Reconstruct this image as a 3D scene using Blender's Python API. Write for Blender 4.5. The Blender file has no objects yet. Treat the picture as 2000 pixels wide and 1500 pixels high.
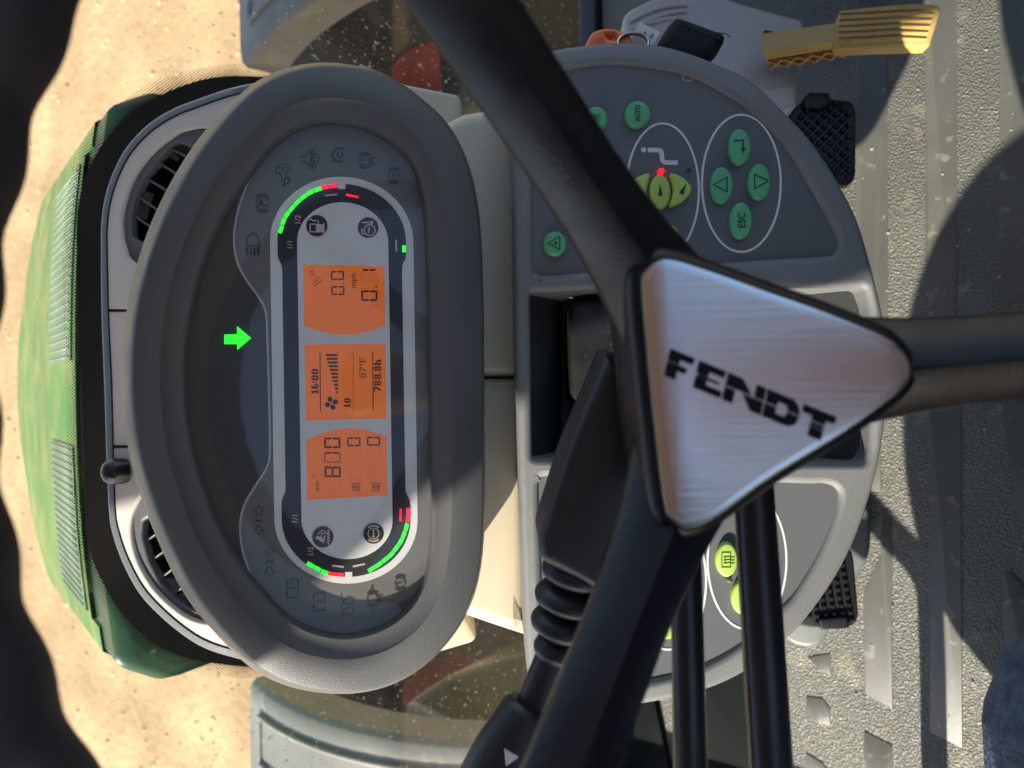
import bpy, bmesh, math, random
from mathutils import Vector, Matrix, geometry
random.seed(7)
R = math.radians
scene = bpy.context.scene
COL = scene.collection

# ------------------------------------------------------------------ camera
FPX = 1450.0; PITCH = R(55); RHO = 0.015            # focal length in photo pixels, pitch down, small roll
CAM = Vector((-0.004, 0.0, 0.95))
_r = Vector((1, 0, 0)); _u = Vector((0, math.sin(PITCH), math.cos(PITCH))); _d = Vector((0, math.cos(PITCH), -math.sin(PITCH)))
CR = -_u*math.cos(RHO) - _r*math.sin(RHO)           # image right (the phone is held sideways)
CD = -_r*math.cos(RHO) + _u*math.sin(RHO)           # image down
cam = bpy.data.cameras.new('camera'); cam_o = bpy.data.objects.new('camera', cam); COL.objects.link(cam_o)
cam_o.matrix_world = Matrix(((CR.x, -CD.x, -_d.x, CAM.x), (CR.y, -CD.y, -_d.y, CAM.y), (CR.z, -CD.z, -_d.z, CAM.z), (0, 0, 0, 1)))
cam.sensor_width = 36; cam.lens = FPX/2000*36; cam.clip_start = 0.01; cam.clip_end = 400
cam.dof.use_dof = True; cam.dof.focus_distance = 0.51; cam.dof.aperture_fstop = cam.lens/3.1
scene.camera = cam_o

# ------------------------------------------------------------------ sky, sun, exposure
SUN = Vector((-0.80, -0.005, 0.60)).normalized()
world = bpy.data.worlds.new('World'); scene.world = world; world.use_nodes = True
wn = world.node_tree.nodes; wl = world.node_tree.links
sky = wn.new('ShaderNodeTexSky'); sky.sky_type = 'NISHITA'; sky.sun_disc = False
sky.sun_elevation = math.asin(SUN.z); sky.sun_rotation = math.atan2(SUN.x, SUN.y)
bg = wn['Background']; bg.inputs['Strength'].default_value = 0.145
wl.new(sky.outputs[0], bg.inputs['Color'])
sl = bpy.data.lights.new('sun', 'SUN'); sl.energy = 4.8; sl.angle = R(0.6); sl.color = (1.0, 0.93, 0.80)
so = bpy.data.objects.new('sun', sl); COL.objects.link(so)
so.rotation_euler = SUN.to_track_quat('Z', 'Y').to_euler(); so.location = SUN*5
vs = scene.view_settings; vs.view_transform = 'Standard'; vs.look = 'None'; vs.gamma = 1.0; vs.use_curve_mapping = False
vs.exposure = 1.10
scene.cycles.max_bounces = 8; scene.cycles.transparent_max_bounces = 16

# ------------------------------------------------------------------ rays and planes
def ray(px, py): return _d + CR*((px-1000)/FPX) + CD*((py-750)/FPX)
def at(px, py, depth): return CAM + ray(px, py)*depth
def atY(px, py, Y): v = ray(px, py); return CAM + v*((Y-CAM.y)/v.y)
def atZ(px, py, Z): v = ray(px, py); return CAM + v*((Z-CAM.z)/v.z)
class Plane:
    def __init__(s, p0, n, ex=Vector((1, 0, 0))):
        s.p = p0.copy(); s.n = n.normalized()
        s.ex = (ex - s.n*ex.dot(s.n)).normalized(); s.ey = s.n.cross(s.ex)
    def pt(s, px, py, h=0.0):
        v = ray(px, py); return CAM + v*(((s.p - CAM).dot(s.n) + h)/v.dot(s.n))
    def uv(s, px, py, h=0.0):
        q = s.pt(px, py, h) - s.p; return Vector((q.dot(s.ex), q.dot(s.ey)))
    def to(s, uv, h=0.0): return s.p + s.ex*uv[0] + s.ey*uv[1] + s.n*h

# ------------------------------------------------------------------ materials
MATS = {}
def rgb(c): return (c[0], c[1], c[2], 1)
def srgb(*c): return tuple((x/255/12.92) if x/255 <= .04045 else ((x/255+.055)/1.055)**2.4 for x in c)
def mat(name, col, rough=.5, metal=0., bump=None, var=None, emit=None, coat=0., spec=.5, speck=None, aniso=None, rvar=None):
    """bump=(scale, strength, distance); var=(scale, amount); speck=(scale, threshold, colour, amount)"""
    if name in MATS: return MATS[name]
    m = bpy.data.materials.new(name); m.use_nodes = True; MATS[name] = m
    nt = m.node_tree; N = nt.nodes; L = nt.links; b = N['Principled BSDF']
    b.inputs['Base Color'].default_value = rgb(col); b.inputs['Roughness'].default_value = rough
    b.inputs['Metallic'].default_value = metal; b.inputs['Specular IOR Level'].default_value = spec
    if coat: b.inputs['Coat Weight'].default_value = coat; b.inputs['Coat Roughness'].default_value = .06
    tc = N.new('ShaderNodeTexCoord')
    src = None
    if var:
        nz = N.new('ShaderNodeTexNoise'); nz.inputs['Scale'].default_value = var[0]; nz.inputs['Detail'].default_value = 6
        L.new(tc.outputs['Object'], nz.inputs['Vector'])
        mr = N.new('ShaderNodeMapRange'); mr.inputs['From Min'].default_value = .3; mr.inputs['From Max'].default_value = .7
        mr.inputs['To Min'].default_value = 1-var[1]; mr.inputs['To Max'].default_value = 1+var[1]
        L.new(nz.outputs['Fac'], mr.inputs['Value'])
        mx = N.new('ShaderNodeMix'); mx.data_type = 'RGBA'; mx.blend_type = 'MULTIPLY'; mx.inputs[0].default_value = 1
        mx.inputs[6].default_value = rgb(col); L.new(mr.outputs[0], mx.inputs[7]); src = mx.outputs[2]
    if speck:
        vz = N.new('ShaderNodeTexNoise'); vz.inputs['Scale'].default_value = speck[0]; vz.inputs['Detail'].default_value = 3
        L.new(tc.outputs['Object'], vz.inputs['Vector'])
        mr2 = N.new('ShaderNodeMapRange'); mr2.inputs['From Min'].default_value = speck[1]; mr2.inputs['From Max'].default_value = speck[1]+.08
        mr2.inputs['To Max'].default_value = speck[3]; L.new(vz.outputs['Fac'], mr2.inputs['Value'])
        mx2 = N.new('ShaderNodeMix'); mx2.data_type = 'RGBA'
        L.new(mr2.outputs[0], mx2.inputs[0]); mx2.inputs[7].default_value = rgb(speck[2])
        if src: L.new(src, mx2.inputs[6])
        else: mx2.inputs[6].default_value = rgb(col)
        src = mx2.outputs[2]
    if src: L.new(src, b.inputs['Base Color'])
    if rvar:
        nr = N.new('ShaderNodeTexNoise'); nr.inputs['Scale'].default_value = rvar[0]; nr.inputs['Detail'].default_value = 5
        L.new(tc.outputs['Object'], nr.inputs['Vector'])
        mr3 = N.new('ShaderNodeMapRange'); mr3.inputs['From Min'].default_value = .3; mr3.inputs['From Max'].default_value = .7
        mr3.inputs['To Min'].default_value = max(.02, rough-rvar[1]); mr3.inputs['To Max'].default_value = min(1, rough+rvar[1])
        L.new(nr.outputs['Fac'], mr3.inputs['Value']); L.new(mr3.outputs[0], b.inputs['Roughness'])
    if bump:
        if len(bump) > 3 and bump[3] == 'cell':
            nb = N.new('ShaderNodeTexVoronoi'); nb.inputs['Scale'].default_value = bump[0]; nb.feature = 'SMOOTH_F1'
            nb.inputs['Smoothness'].default_value = .6
            out = nb.outputs['Distance']
            ww = N.new('ShaderNodeTexNoise'); ww.inputs['Scale'].default_value = bump[0]*.5
            L.new(tc.outputs['Object'], ww.inputs['Vector'])
            ad = N.new('ShaderNodeVectorMath'); ad.operation = 'MULTIPLY_ADD'; ad.inputs[1].default_value = (.8/bump[0],)*3
            L.new(ww.outputs['Color'], ad.inputs[0]); L.new(tc.outputs['Object'], ad.inputs[2]); L.new(ad.outputs[0], nb.inputs['Vector'])
        else:
            nb = N.new('ShaderNodeTexNoise'); nb.inputs['Scale'].default_value = bump[0]; nb.inputs['Detail'].default_value = 3
            out = nb.outputs['Fac']; L.new(tc.outputs['Object'], nb.inputs['Vector'])
        bp = N.new('ShaderNodeBump'); bp.inputs['Strength'].default_value = bump[1]; bp.inputs['Distance'].default_value = bump[2]
        L.new(out, bp.inputs['Height']); L.new(bp.outputs[0], b.inputs['Normal'])
    if aniso:      # brushed: stretched noise over direction vector
        mp = N.new('ShaderNodeMapping'); mp.inputs['Rotation'].default_value = aniso[0]; mp.inputs['Scale'].default_value = aniso[1]
        L.new(tc.outputs['Object'], mp.inputs['Vector'])
        na = N.new('ShaderNodeTexNoise'); na.inputs['Scale'].default_value = 1; na.inputs['Detail'].default_value = 5; L.new(mp.outputs[0], na.inputs['Vector'])
        ba = N.new('ShaderNodeBump'); ba.inputs['Strength'].default_value = .36; ba.inputs['Distance'].default_value = .0006
        L.new(na.outputs['Fac'], ba.inputs['Height']); L.new(ba.outputs[0], b.inputs['Normal'])
    if emit: b.inputs['Emission Color'].default_value = rgb(emit[0]); b.inputs['Emission Strength'].default_value = emit[1]
    return m

GRAIN = (900, .35, .0012)
M_BEZEL = mat('charcoal_grained_plastic', (.074, .075, .076), .46, bump=(1300, .35, .0009), var=(9, .08), rvar=(18, .10), speck=(1900, .70, (.28, .27, .25), .4))
M_BEZEL_IN = mat('charcoal_satin_plastic', (.082, .083, .083), .44, bump=(1400, .25, .0008))
M_SMOKE = mat('smoked_panel', (.036, .034, .032), .35, coat=.3)
M_FACE = mat('grey_printed_face', (.125, .119, .110), .5, var=(30, .05))
M_SILVER = mat('silver_printed_face', (.63, .62, .60), .45, var=(40, .03), speck=(1500, .62, (.55, .56, .56), .5))
M_BLACK = mat('black_print', (.012, .012, .014), .4)
M_ICON = mat('dark_warning_print', (.016, .016, .016), .5)
M_LINE = mat('pale_line_print', (.38, .37, .35), .5)
M_PINK = mat('pale_pink_print', (.55, .40, .38), .5)
M_LCD = mat('orange_lcd', (.40, .11, .014), .35, emit=((1., .20, .012), .14), var=(28, .12))
M_SEG = mat('lcd_dark_segment', (.028, .010, .006), .4)
M_GHOST = mat('lcd_ghost_segment', (.36, .09, .022), .4, emit=((1., .20, .035), .12))
M_GHOST2 = mat('lcd_half_segment', (.16, .04, .012), .4, emit=((1., .2, .03), .04))
M_GREEN = mat('green_led', (.02, .5, .02), .4, emit=((.02, 1., .03), .72))
M_RED = mat('red_led', (.5, .01, .02), .4, emit=((1., .005, .03), .8))
M_BEIGE = mat('beige_plastic', (.48, .41, .29), .5, bump=(1300, .2, .0008), var=(6, .05))
M_BEIGE2 = mat('pale_beige_plastic', (.56, .51, .45), .5, bump=(1300, .15, .0008), var=(8, .05))
M_TRIM = mat('grey_trim_plastic', (.10, .105, .108), .45, bump=GRAIN)
M_PANEL = mat('grey_grained_plastic', (.155, .16, .158), .42, bump=(1500, .45, .0011), var=(10, .08), rvar=(15, .12), speck=(1700, .70, (.34, .33, .30), .4))
M_KEYPAD = mat('slate_keypad', (.098, .103, .108), .5, bump=(1500, .15, .0006), var=(14, .05), speck=(900, .70, (.3, .3, .3), .5))
M_BTN = mat('green_rubber_button', (.085, .36, .165), .5, var=(60, .06))
M_BTNY = mat('lime_rubber_button', (.36, .52, .09), .5, var=(60, .06))
M_BTNTXT = mat('button_print', (.008, .03, .015), .6)
M_WHITE = mat('white_print', (.6, .6, .6), .5)
M_RUBBER = mat('black_soft_plastic', (.018, .018, .020), .42, bump=(700, .2, .0008), var=(20, .1))
M_WHEEL = mat('wheel_soft_touch', (.008, .009, .012), .32, spec=.36, bump=(1000, .3, .0008), var=(20, .12), speck=(1500, .70, (.16, .15, .13), .35), rvar=(45, .10))
M_GLOSSBLK = mat('black_gloss_plastic', (.012, .012, .014), .28, var=(30, .1))
M_BADGE = mat('brushed_aluminium', (.60, .54, .505), .34, metal=1., aniso=((0, 0, R(-6)), (850, 16, 16)))
M_BADGE_E = mat('chamfered_aluminium', (.68, .68, .68), .25, metal=1.)
M_MAT = mat('grained_floor_mat', (.120, .120, .098), .46, bump=(430, .8, .0020, 'cell'), var=(7, .18), speck=(24, .60, (.27, .24, .17), .45))
M_MATS = mat('smooth_mat_strip', (.105, .107, .092), .40, bump=(60, .12, .001), var=(9, .2), speck=(60, .62, (.30, .28, .22), .5))
M_PAD = mat('pedal_rubber', (.012, .012, .013), .38, bump=(500, .2, .001))
M_YEL = mat('yellow_pedal_plastic', (.60, .40, .13), .45, bump=(500, .2, .001), var=(25, .1), speck=(120, .66, (.16, .10, .05), .6))
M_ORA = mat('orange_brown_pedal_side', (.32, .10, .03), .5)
M_FOB = mat('orange_key_fob', (.80, .17, .04), .4, var=(100, .06))
M_METAL = mat('steel', (.34, .31, .28), .3, metal=1., var=(80, .1))
M_TAG = mat('paper_tag', (.62, .58, .55), .6, var=(120, .06))
M_POUCH = mat('black_fabric', (.006, .006, .007), .85, bump=(900, .5, .002))
M_DENIM = mat('blue_denim', (.05, .08, .14), .85, bump=(350, .8, .004), var=(110, .5))
M_DIRT = mat('sandy_ground', (.48, .31, .155), .95, bump=(16, .45, .03), var=(2.2, .24), speck=(24, .60, (.32, .22, .125), .45))
M_HOOD = mat('green_paint', (.034, .21, .026), .28, spec=.5, var=(4, .2), speck=(9, .56, (.26, .36, .14), .45), rvar=(12, .12))
M_HOODG = mat('grey_green_band', (.15, .23, .13), .45, var=(10, .25), speck=(30, .6, (.45, .43, .34), .5))
M_HOODD = mat('dark_green_gasket', (.016, .060, .026), .35, spec=.25, speck=(120, .68, (.3, .32, .25), .3))
M_FENDER = mat('grey_fender_plastic', (.235, .222, .20), .6, bump=(60, .2, .002), var=(6, .2), speck=(18, .6, (.38, .36, .30), .45))
M_TYRE = mat('dusty_tyre', (.026, .025, .024), .85, spec=.1, bump=(40, .5, .01), var=(5, .3), speck=(9, .56, (.07, .06, .045), .6))
M_RIM = mat('red_rim_paint', (.13, .006, .014), .5, spec=.08, var=(8, .15), speck=(16, .66, (.2, .1, .07), .4))
M_TANK = mat('dull_green_tank', (.030, .060, .020), .4, spec=.2, var=(5, .25), speck=(30, .64, (.12, .12, .08), .5))
M_DARK = mat('dark_grey_plastic', (.03, .033, .035), .55, bump=(400, .3, .001), var=(15, .2))
M_DULLBLK = mat('dull_black_rubber', (.012, .014, .013), .8, spec=.05, bump=(300, .3, .001), var=(12, .3))
M_SKIN = mat('skin', (.50, .30, .22), .5)
M_SHIRT = mat('tan_shirt', (.42, .30, .26), .85, bump=(500, .4, .002), var=(20, .15))
M_CEIL = mat('warm_headliner', (.32, .265, .235), .9, bump=(300, .4, .002))
M_LETTER = mat('black_lettering', (.004, .004, .004), .6, spec=.2)

# ------------------------------------------------------------------ mesh helpers
def link(name, me, m, parent=None, smooth=False):
    o = bpy.data.objects.new(name, me)
    COL.objects.link(o)
    if m and not me.materials: me.materials.append(m)
    if smooth:
        for p in me.polygons: p.use_smooth = True
    if parent is not None:
        o.parent = parent; o.matrix_parent_inverse = Matrix.Translation(-world_loc(parent))
    return o
def world_loc(o):
    v = Vector(o.get('_base', (0, 0, 0))); return v
def thing(name, loc, label, cat, group=None):
    o = bpy.data.objects.new(name, None); COL.objects.link(o); o.location = loc; o.empty_display_size = .05
    o['_base'] = list(loc); o['label'] = label; o['category'] = cat
    if group: o['group'] = group
    return o
def tag(o, label, cat, group=None):
    o['label'] = label; o['category'] = cat
    if group: o['group'] = group
    return o
def from_data(name, verts, faces, m, parent=None, smooth=False):
    me = bpy.data.meshes.new(name); me.from_pydata([tuple(v) for v in verts], [], faces); me.update(); me.validate()
    return link(name, me, m, parent, smooth)
def smooth_by_angle(o, ang=40):
    me = o.data
    for p in me.polygons: p.use_smooth = True
    bm = bmesh.new(); bm.from_mesh(me)
    for e in bm.edges:
        if len(e.link_faces) == 2 and e.calc_face_angle(0) > R(ang): e.smooth = False
        elif len(e.link_faces) != 2: e.smooth = False
    bm.to_mesh(me); bm.free(); return o
def spline(pts, n=8, closed=True):
    out = []; k = len(pts)
    for i in range(k if closed else k-1):
        def g(j): return Vector(pts[j % k]) if closed else Vector(pts[max(0, min(k-1, j))])
        p0, p1, p2, p3 = g(i-1), g(i), g(i+1), g(i+2)
        for s in range(n):
            t = s/n
            out.append(.5*((2*p1)+(-p0+p2)*t+(2*p0-5*p1+4*p2-p3)*t*t+(-p0+3*p1-3*p2+p3)*t**3))
    if not closed: out.append(Vector(pts[-1]))
    return out
def rpoly(pts, r, seg=5):
    out = []; k = len(pts); P = [Vector(p) for p in pts]
    for i in range(k):
        a, b, c = P[i-1], P[i], P[(i+1) % k]
        d1 = (a-b); d2 = (c-b); rr = min(r, d1.length*.45, d2.length*.45)
        p1 = b+d1.normalized()*rr; p2 = b+d2.normalized()*rr
        for s in range(seg+1):
            t = s/seg; out.append((p1*(1-t)**2)+(b*2*t*(1-t))+(p2*t*t))
    return out
def ell(cx, cy, rx, ry, n=40, a0=0, a1=360):
    full = abs(a1-a0) >= 360
    return [Vector((cx+rx*math.cos(R(a0+(a1-a0)*i/(n if full else n-1))), cy+ry*math.sin(R(a0+(a1-a0)*i/(n if full else n-1))))) for i in range(n)]
def area2(p): return sum(p[i-1][0]*p[i][1]-p[i][0]*p[i-1][1] for i in range(len(p)))
def offset(p, d):
    """inset a CCW polygon by d (positive = inwards)"""
    n = len(p); out = []
    for i in range(n):
        a, b, c = p[i-1], p[i], p[(i+1) % n]
        e1 = (b-a); e2 = (c-b)
        if e1.length < 1e-9: e1 = e2
        if e2.length < 1e-9: e2 = e1
        n1 = Vector((-e1.y, e1.x)).normalized(); n2 = Vector((-e2.y, e2.x)).normalized()
        nn = (n1+n2)
        if nn.length < 1e-6: nn = n1
        nn.normalize(); k = max(.5, nn.dot(n1))
        out.append(b+nn*(d/k))
    return out
def plate2(name, pl, outer, h0, h1, m, parent=None, holes=(), bevel=0., seg=3, hole_depth=None, bottom=True):
    """prism over a 2-D outline given in plane coordinates, rounded top edge, optional holes"""
    outer = [Vector(p) for p in outer]
    if area2(outer) < 0: outer = outer[::-1]
    hs = []
    for h in holes:
        h = [Vector(p) for p in h]
        if area2(h) < 0: h = h[::-1]
        hs.append(h)
    V = []; F = []
    def ring(pts, h):
        i0 = len(V); V.extend(pl.to(p, h) for p in pts); return list(range(i0, i0+len(pts)))
    def join(a, b):
        n = len(a)
        for i in range(n): F.append((a[i-1], a[i], b[i], b[i-1]))
    r_b = ring(outer, h0); prev = r_b
    top2 = outer
    if bevel > 0:
        for s in range(seg+1):
            t = s/seg*math.pi/2
            top2 = offset(outer, bevel*(1-math.cos(t))); cur = ring(top2, h1-bevel*(1-math.sin(t))); join(prev, cur); prev = cur
    else:
        cur = ring(outer, h1); join(prev, cur); prev = cur
    loops = [top2]; idx = list(prev)
    for h in hs:
        hd = h0 if hole_depth is None else hole_depth
        if bevel > 0:
            ho = offset(h, -bevel); rt = ring(ho, h1); pr = rt
            for s in range(1, seg+1):
                t = s/seg*math.pi/2
                cu = ring(offset(h, -bevel*(1-math.sin(t))), h1-bevel*(1-math.cos(t))); join(cu, pr); pr = cu
            rb = ring(h, hd); join(rb, pr); loops.append(ho); idx += rt
        else:
            rt = ring(h, h1); rb = ring(h, hd); join(rb, rt); loops.append(h); idx += rt
    tri = geometry.tessellate_polygon([[Vector((p[0], p[1], 0)) for p in lp] for lp in loops])
    flat = [p for lp in loops for p in lp]
    for t in tri:
        a, b, c = (flat[i] for i in t)
        if (b-a).cross(c-a) < 0: t = (t[0], t[2], t[1])
        F.append(tuple(idx[i] for i in t))
    if bottom and not hs: F.append(tuple(reversed(r_b)))
    o = from_data(name, V, F, m, parent)
    return smooth_by_angle(o, 35)
def plate(name, pl, outline, h0, h1, m, parent=None, holes=(), **k):
    return plate2(name, pl, [pl.uv(p[0], p[1], h1) for p in outline], h0, h1, m, parent, [[pl.uv(p[0], p[1], h1) for p in h] for h in holes], **k)
def prints(name, pl, polys, h, m, parent, holes=()):
    """flat print: px polygons on a plane"""
    V = []; F = []
    for poly in polys:
        lps = poly if isinstance(poly, tuple) else (poly,)
        base = len(V); loops = [[pl.uv(p[0], p[1], h) for p in lp] for lp in lps]
        for lp in loops: V.extend(pl.to(q, h) for q in lp)
        tri = geometry.tessellate_polygon([[Vector((p[0], p[1], 0)) for p in lp] for lp in loops])
        fl = [p for lp in loops for p in lp]
        for t in tri:
            a, b, c = (fl[i] for i in t)
            if (b-a).cross(c-a) < 0: t = (t[0], t[2], t[1])
            F.append(tuple(base+i for i in t))
    return from_data(name, V, F, m, parent)
def stroke(pts, w, closed=False):
    """polyline -> list of px quads"""
    P = [Vector(p) for p in pts]; n = len(P); L = []; Rr = []
    for i in range(n):
        a = P[i-1] if (i > 0 or closed) else P[i]; c = P[(i+1) % n] if (i < n-1 or closed) else P[i]
        d1 = (P[i]-a); d2 = (c-P[i])
        if d1.length < 1e-6: d1 = d2
        if d2.length < 1e-6: d2 = d1
        n1 = Vector((-d1.y, d1.x)).normalized(); n2 = Vector((-d2.y, d2.x)).normalized(); nn = n1+n2
        if nn.length < 1e-6: nn = n1
        nn.normalize(); k = max(.55, nn.dot(n1)); L.append(P[i]+nn*(w/2/k)); Rr.append(P[i]-nn*(w/2/k))
    return [[L[i], L[(i+1) % n], Rr[(i+1) % n], Rr[i]] for i in range(n if closed else n-1)]
def ringp(cx, cy, rx, ry, w, a0=0, a1=360, n=36):
    full = abs(a1-a0) >= 360
    return stroke(ell(cx, cy, rx, ry, n, a0, a1), w, full)
_fontobs = {}
def text_px(txt, cx, cy, h, ang=-90, bold=0., sx=1.):
    """text polygons in px; ang is the reading direction in degrees (image y down)"""
    cu = bpy.data.curves.new('txt', 'FONT'); cu.body = txt; cu.align_x = 'CENTER'; cu.align_y = 'CENTER'; cu.size = 1.; cu.resolution_u = 3
    cu.offset = bold
    o = bpy.data.objects.new('txt', cu); COL.objects.link(o); bpy.context.view_layer.update()
    me = bpy.data.meshes.new_from_object(o.evaluated_get(bpy.context.evaluated_depsgraph_get()))
    s = h/.70; ca, sa = math.cos(R(ang)), math.sin(R(ang)); out = []
    ys = [v.co.y for v in me.vertices]; xs = [v.co.x for v in me.vertices]
    my = (max(ys)+min(ys))/2; mx = (max(xs)+min(xs))/2
    for p in me.polygons:
        q = []
        for i in p.vertices:
            x = (me.vertices[i].co.x-mx)*s*sx; y = (me.vertices[i].co.y-my)*s
            q.append(Vector((cx+x*ca+y*sa, cy+x*sa-y*ca)))
        out.append(q)
    bpy.data.objects.remove(o); bpy.data.curves.remove(cu); bpy.data.meshes.remove(me)
    return out
def rd(cx, cy, pts, s=1.):      # reading frame (a = reading right, b = letter up) -> px
    return [Vector((cx-b*s, cy-a*s)) for a, b in pts]
def lathe(name, p0, p1, prof, m, parent=None, n=28, cap=True, sharp=40):
    """profile [(t along p0->p1, radius)]"""
    ax = (p1-p0); z = ax.normalized(); x = z.orthogonal().normalized(); y = z.cross(x)
    V = []; F = []
    for t, r in prof:
        c = p0+ax*t
        for i in range(n): a = 2*math.pi*i/n; V.append(c+x*(r*math.cos(a))+y*(r*math.sin(a)))
    for k in range(len(prof)-1):
        for i in range(n): j = (i+1) % n; F.append((k*n+i, k*n+j, (k+1)*n+j, (k+1)*n+i))
    if cap: F.append(tuple(reversed(range(n)))); F.append(tuple(range((len(prof)-1)*n, len(prof)*n)))
    return smooth_by_angle(from_data(name, V, F, m, parent), sharp)
def tube(name, pts, radii, m, parent=None, n=16):
    V = []; F = []; k = len(pts); x = None
    for i in range(k):
        d = (pts[min(i+1, k-1)]-pts[max(i-1, 0)]).normalized()
        x = d.orthogonal().normalized() if x is None else (x-d*x.dot(d)).normalized()
        y = d.cross(x); r = radii[i] if isinstance(radii, (list, tuple)) else radii
        for j in range(n): a = 2*math.pi*j/n; V.append(pts[i]+x*(r*math.cos(a))+y*(r*math.sin(a)))
    for i in range(k-1):
        for j in range(n): q = (j+1) % n; F.append((i*n+j, i*n+q, (i+1)*n+q, (i+1)*n+j))
    F.append(tuple(reversed(range(n)))); F.append(tuple(range((k-1)*n, k*n)))
    return smooth_by_angle(from_data(name, V, F, m, parent), 50)
def loft(name, rings, m, parent=None, closed=True, capends=True, ang=40):
    V = []; F = []; n = len(rings[0])
    for r in rings: V.extend(r)
    for k in range(len(rings)-1):
        for i in range(n if closed else n-1):
            j = (i+1) % n; F.append((k*n+i, k*n+j, (k+1)*n+j, (k+1)*n+i))
    if capends and closed: F.append(tuple(reversed(range(n)))); F.append(tuple(range((len(rings)-1)*n, len(rings)*n)))
    return smooth_by_angle(from_data(name, V, F, m, parent), ang)
def box(name, lo, hi, m, parent=None, bev=0.):
    bm = bmesh.new(); bmesh.ops.create_cube(bm, size=1)
    for v in bm.verts: v.co = Vector([(lo[i]+hi[i])/2+v.co[i]*(hi[i]-lo[i]) for i in range(3)])
    if bev: bmesh.ops.bevel(bm, geom=bm.edges[:], offset=bev, segments=3, affect='EDGES', profile=.5)
    me = bpy.data.meshes.new(name); bm.to_mesh(me); bm.free()
    return smooth_by_angle(link(name, me, m, parent), 35)

# ================================================================== SETTING
GZ = -1.45
def grid(name, x0, x1, y0, y1, nx, ny, zf, m):
    V = [Vector((x0+(x1-x0)*i/nx, y0+(y1-y0)*j/ny, 0)) for j in range(ny+1) for i in range(nx+1)]
    for v in V: v.z = zf(v.x, v.y)
    F = [(j*(nx+1)+i, j*(nx+1)+i+1, (j+1)*(nx+1)+i+1, (j+1)*(nx+1)+i) for j in range(ny) for i in range(nx)]
    return from_data(name, V, F, m, None, True)
from mathutils import noise
def gz(x, y):
    k = max(0., 1-max(abs(x), abs(y-4))/14)
    return GZ + k*(.05*noise.noise(Vector((x*.9, y*.9, 0)))+.02*noise.noise(Vector((x*3.3, y*3.3, 4)))+.02*math.sin(x*7+y*.8)*max(0, noise.noise(Vector((x*.5, y*.5, 9)))))
g = grid('ground', -150, 150, -150, 150, 4, 4, lambda x, y: GZ-.09, M_DIRT); g['kind'] = 'structure'
g2 = grid('ground', -14, 14, -6, 18, 260, 220, gz, M_DIRT); g2['kind'] = 'structure'

# cab floor with its rubber mat
PF = Plane(Vector((0, 0, 0)), Vector((0, 0, 1)))
floor = plate2('floor', PF, [(-.70, -.75), (.80, -.75), (.80, .50), (-.70, .50)], -.06, 0, M_MAT, None, bevel=.004); floor['kind'] = 'structure'
def strip(pts, r=4): plate('mat_strip', PF, rpoly(pts, r), -.002, .0012, M_MATS, floor, bevel=.0006, seg=2)
strip([(1672, -60), (1734, -60), (1734, 700), (1720, 860), (1722, 960), (1690, 960), (1672, 700)])
strip([(1807, -60), (1869, -60), (1869, 690), (1815, 720), (1807, 600)])
strip([(1952, -60), (2060, -60), (2060, 560), (1952, 600), (1952, 330), (1965, 285), (1952, 270)])
strip([(1815, 800), (1878, 780), (1880, 1462), (1815, 1430)])
strip([(1722, 990), (1742, 1000), (1743, 1385), (1688, 1355), (1686, 1160), (1720, 1085)])
strip([(1687, 1428), (1743, 1456), (1745, 1560), (1720, 1560), (1687, 1480)])
strip([(1576, 1284), (1622, 1276), (1622, 1318), (1604, 1312)])
strip([(1574, 1360), (1605, 1364), (1622, 1384), (1622, 1417), (1596, 1412), (1573, 1390)])
strip([(1574, 1470), (1606, 1490), (1640, 1540), (1570, 1540)])
strip([(1960, 1118), (1975, 1118), (2060, 1210), (2060, 1560), (1960, 1560)])
strip([(1950, 790), (2060, 780), (2060, 1060), (1990, 1010)])
# flat near-black patches on the door side of the floor
for pts in ([(1375, 1330), (1478, 1270), (1496, 1560), (1372, 1560)],):
    plate('dark_floor_patch', PF, rpoly(pts, 6), -.002, .012, M_DULLBLK, floor, bevel=.003, seg=2)
plate('dark_floor_patch', PF, rpoly([(1150, 1360), (1276, 1360), (1306, 1500), (1318, 1560), (1240, 1560), (1150, 1480)], 4), -.002, .012, M_DULLBLK, floor, bevel=.003, seg=2)

# ================================================================== PLANES OF THE COCKPIT
PC = Plane(at(600, 738, .50), Vector((0, -math.cos(R(41)), math.sin(R(41)))))       # instrument face
PW = Plane(atY(210, 700, .62), Vector((0, -math.cos(R(68)), math.sin(R(68)))))      # dashboard top around the vents
PK = Plane(at(1300, 738, .545), Vector((0, -math.cos(R(54)), math.sin(R(54)))))     # lower control panel
PCOL = Plane(at(975, 738, .585), Vector((0, -math.cos(R(50)), math.sin(R(50)))))    # beige column shroud
PG = Plane(Vector((0, .74, .5)), Vector((0, -1, 0)))                                # windshield

ceiling = plate2('ceiling', Plane(Vector((0, 0, 1.62)), Vector((0, 0, -1)), Vector((1, 0, 0))),
                 [(-.80, .48), (.85, .48), (.85, -1.5), (-.80, -1.5)], -.06, 0, M_CEIL, None, bevel=.01); ceiling['kind'] = 'structure'

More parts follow.
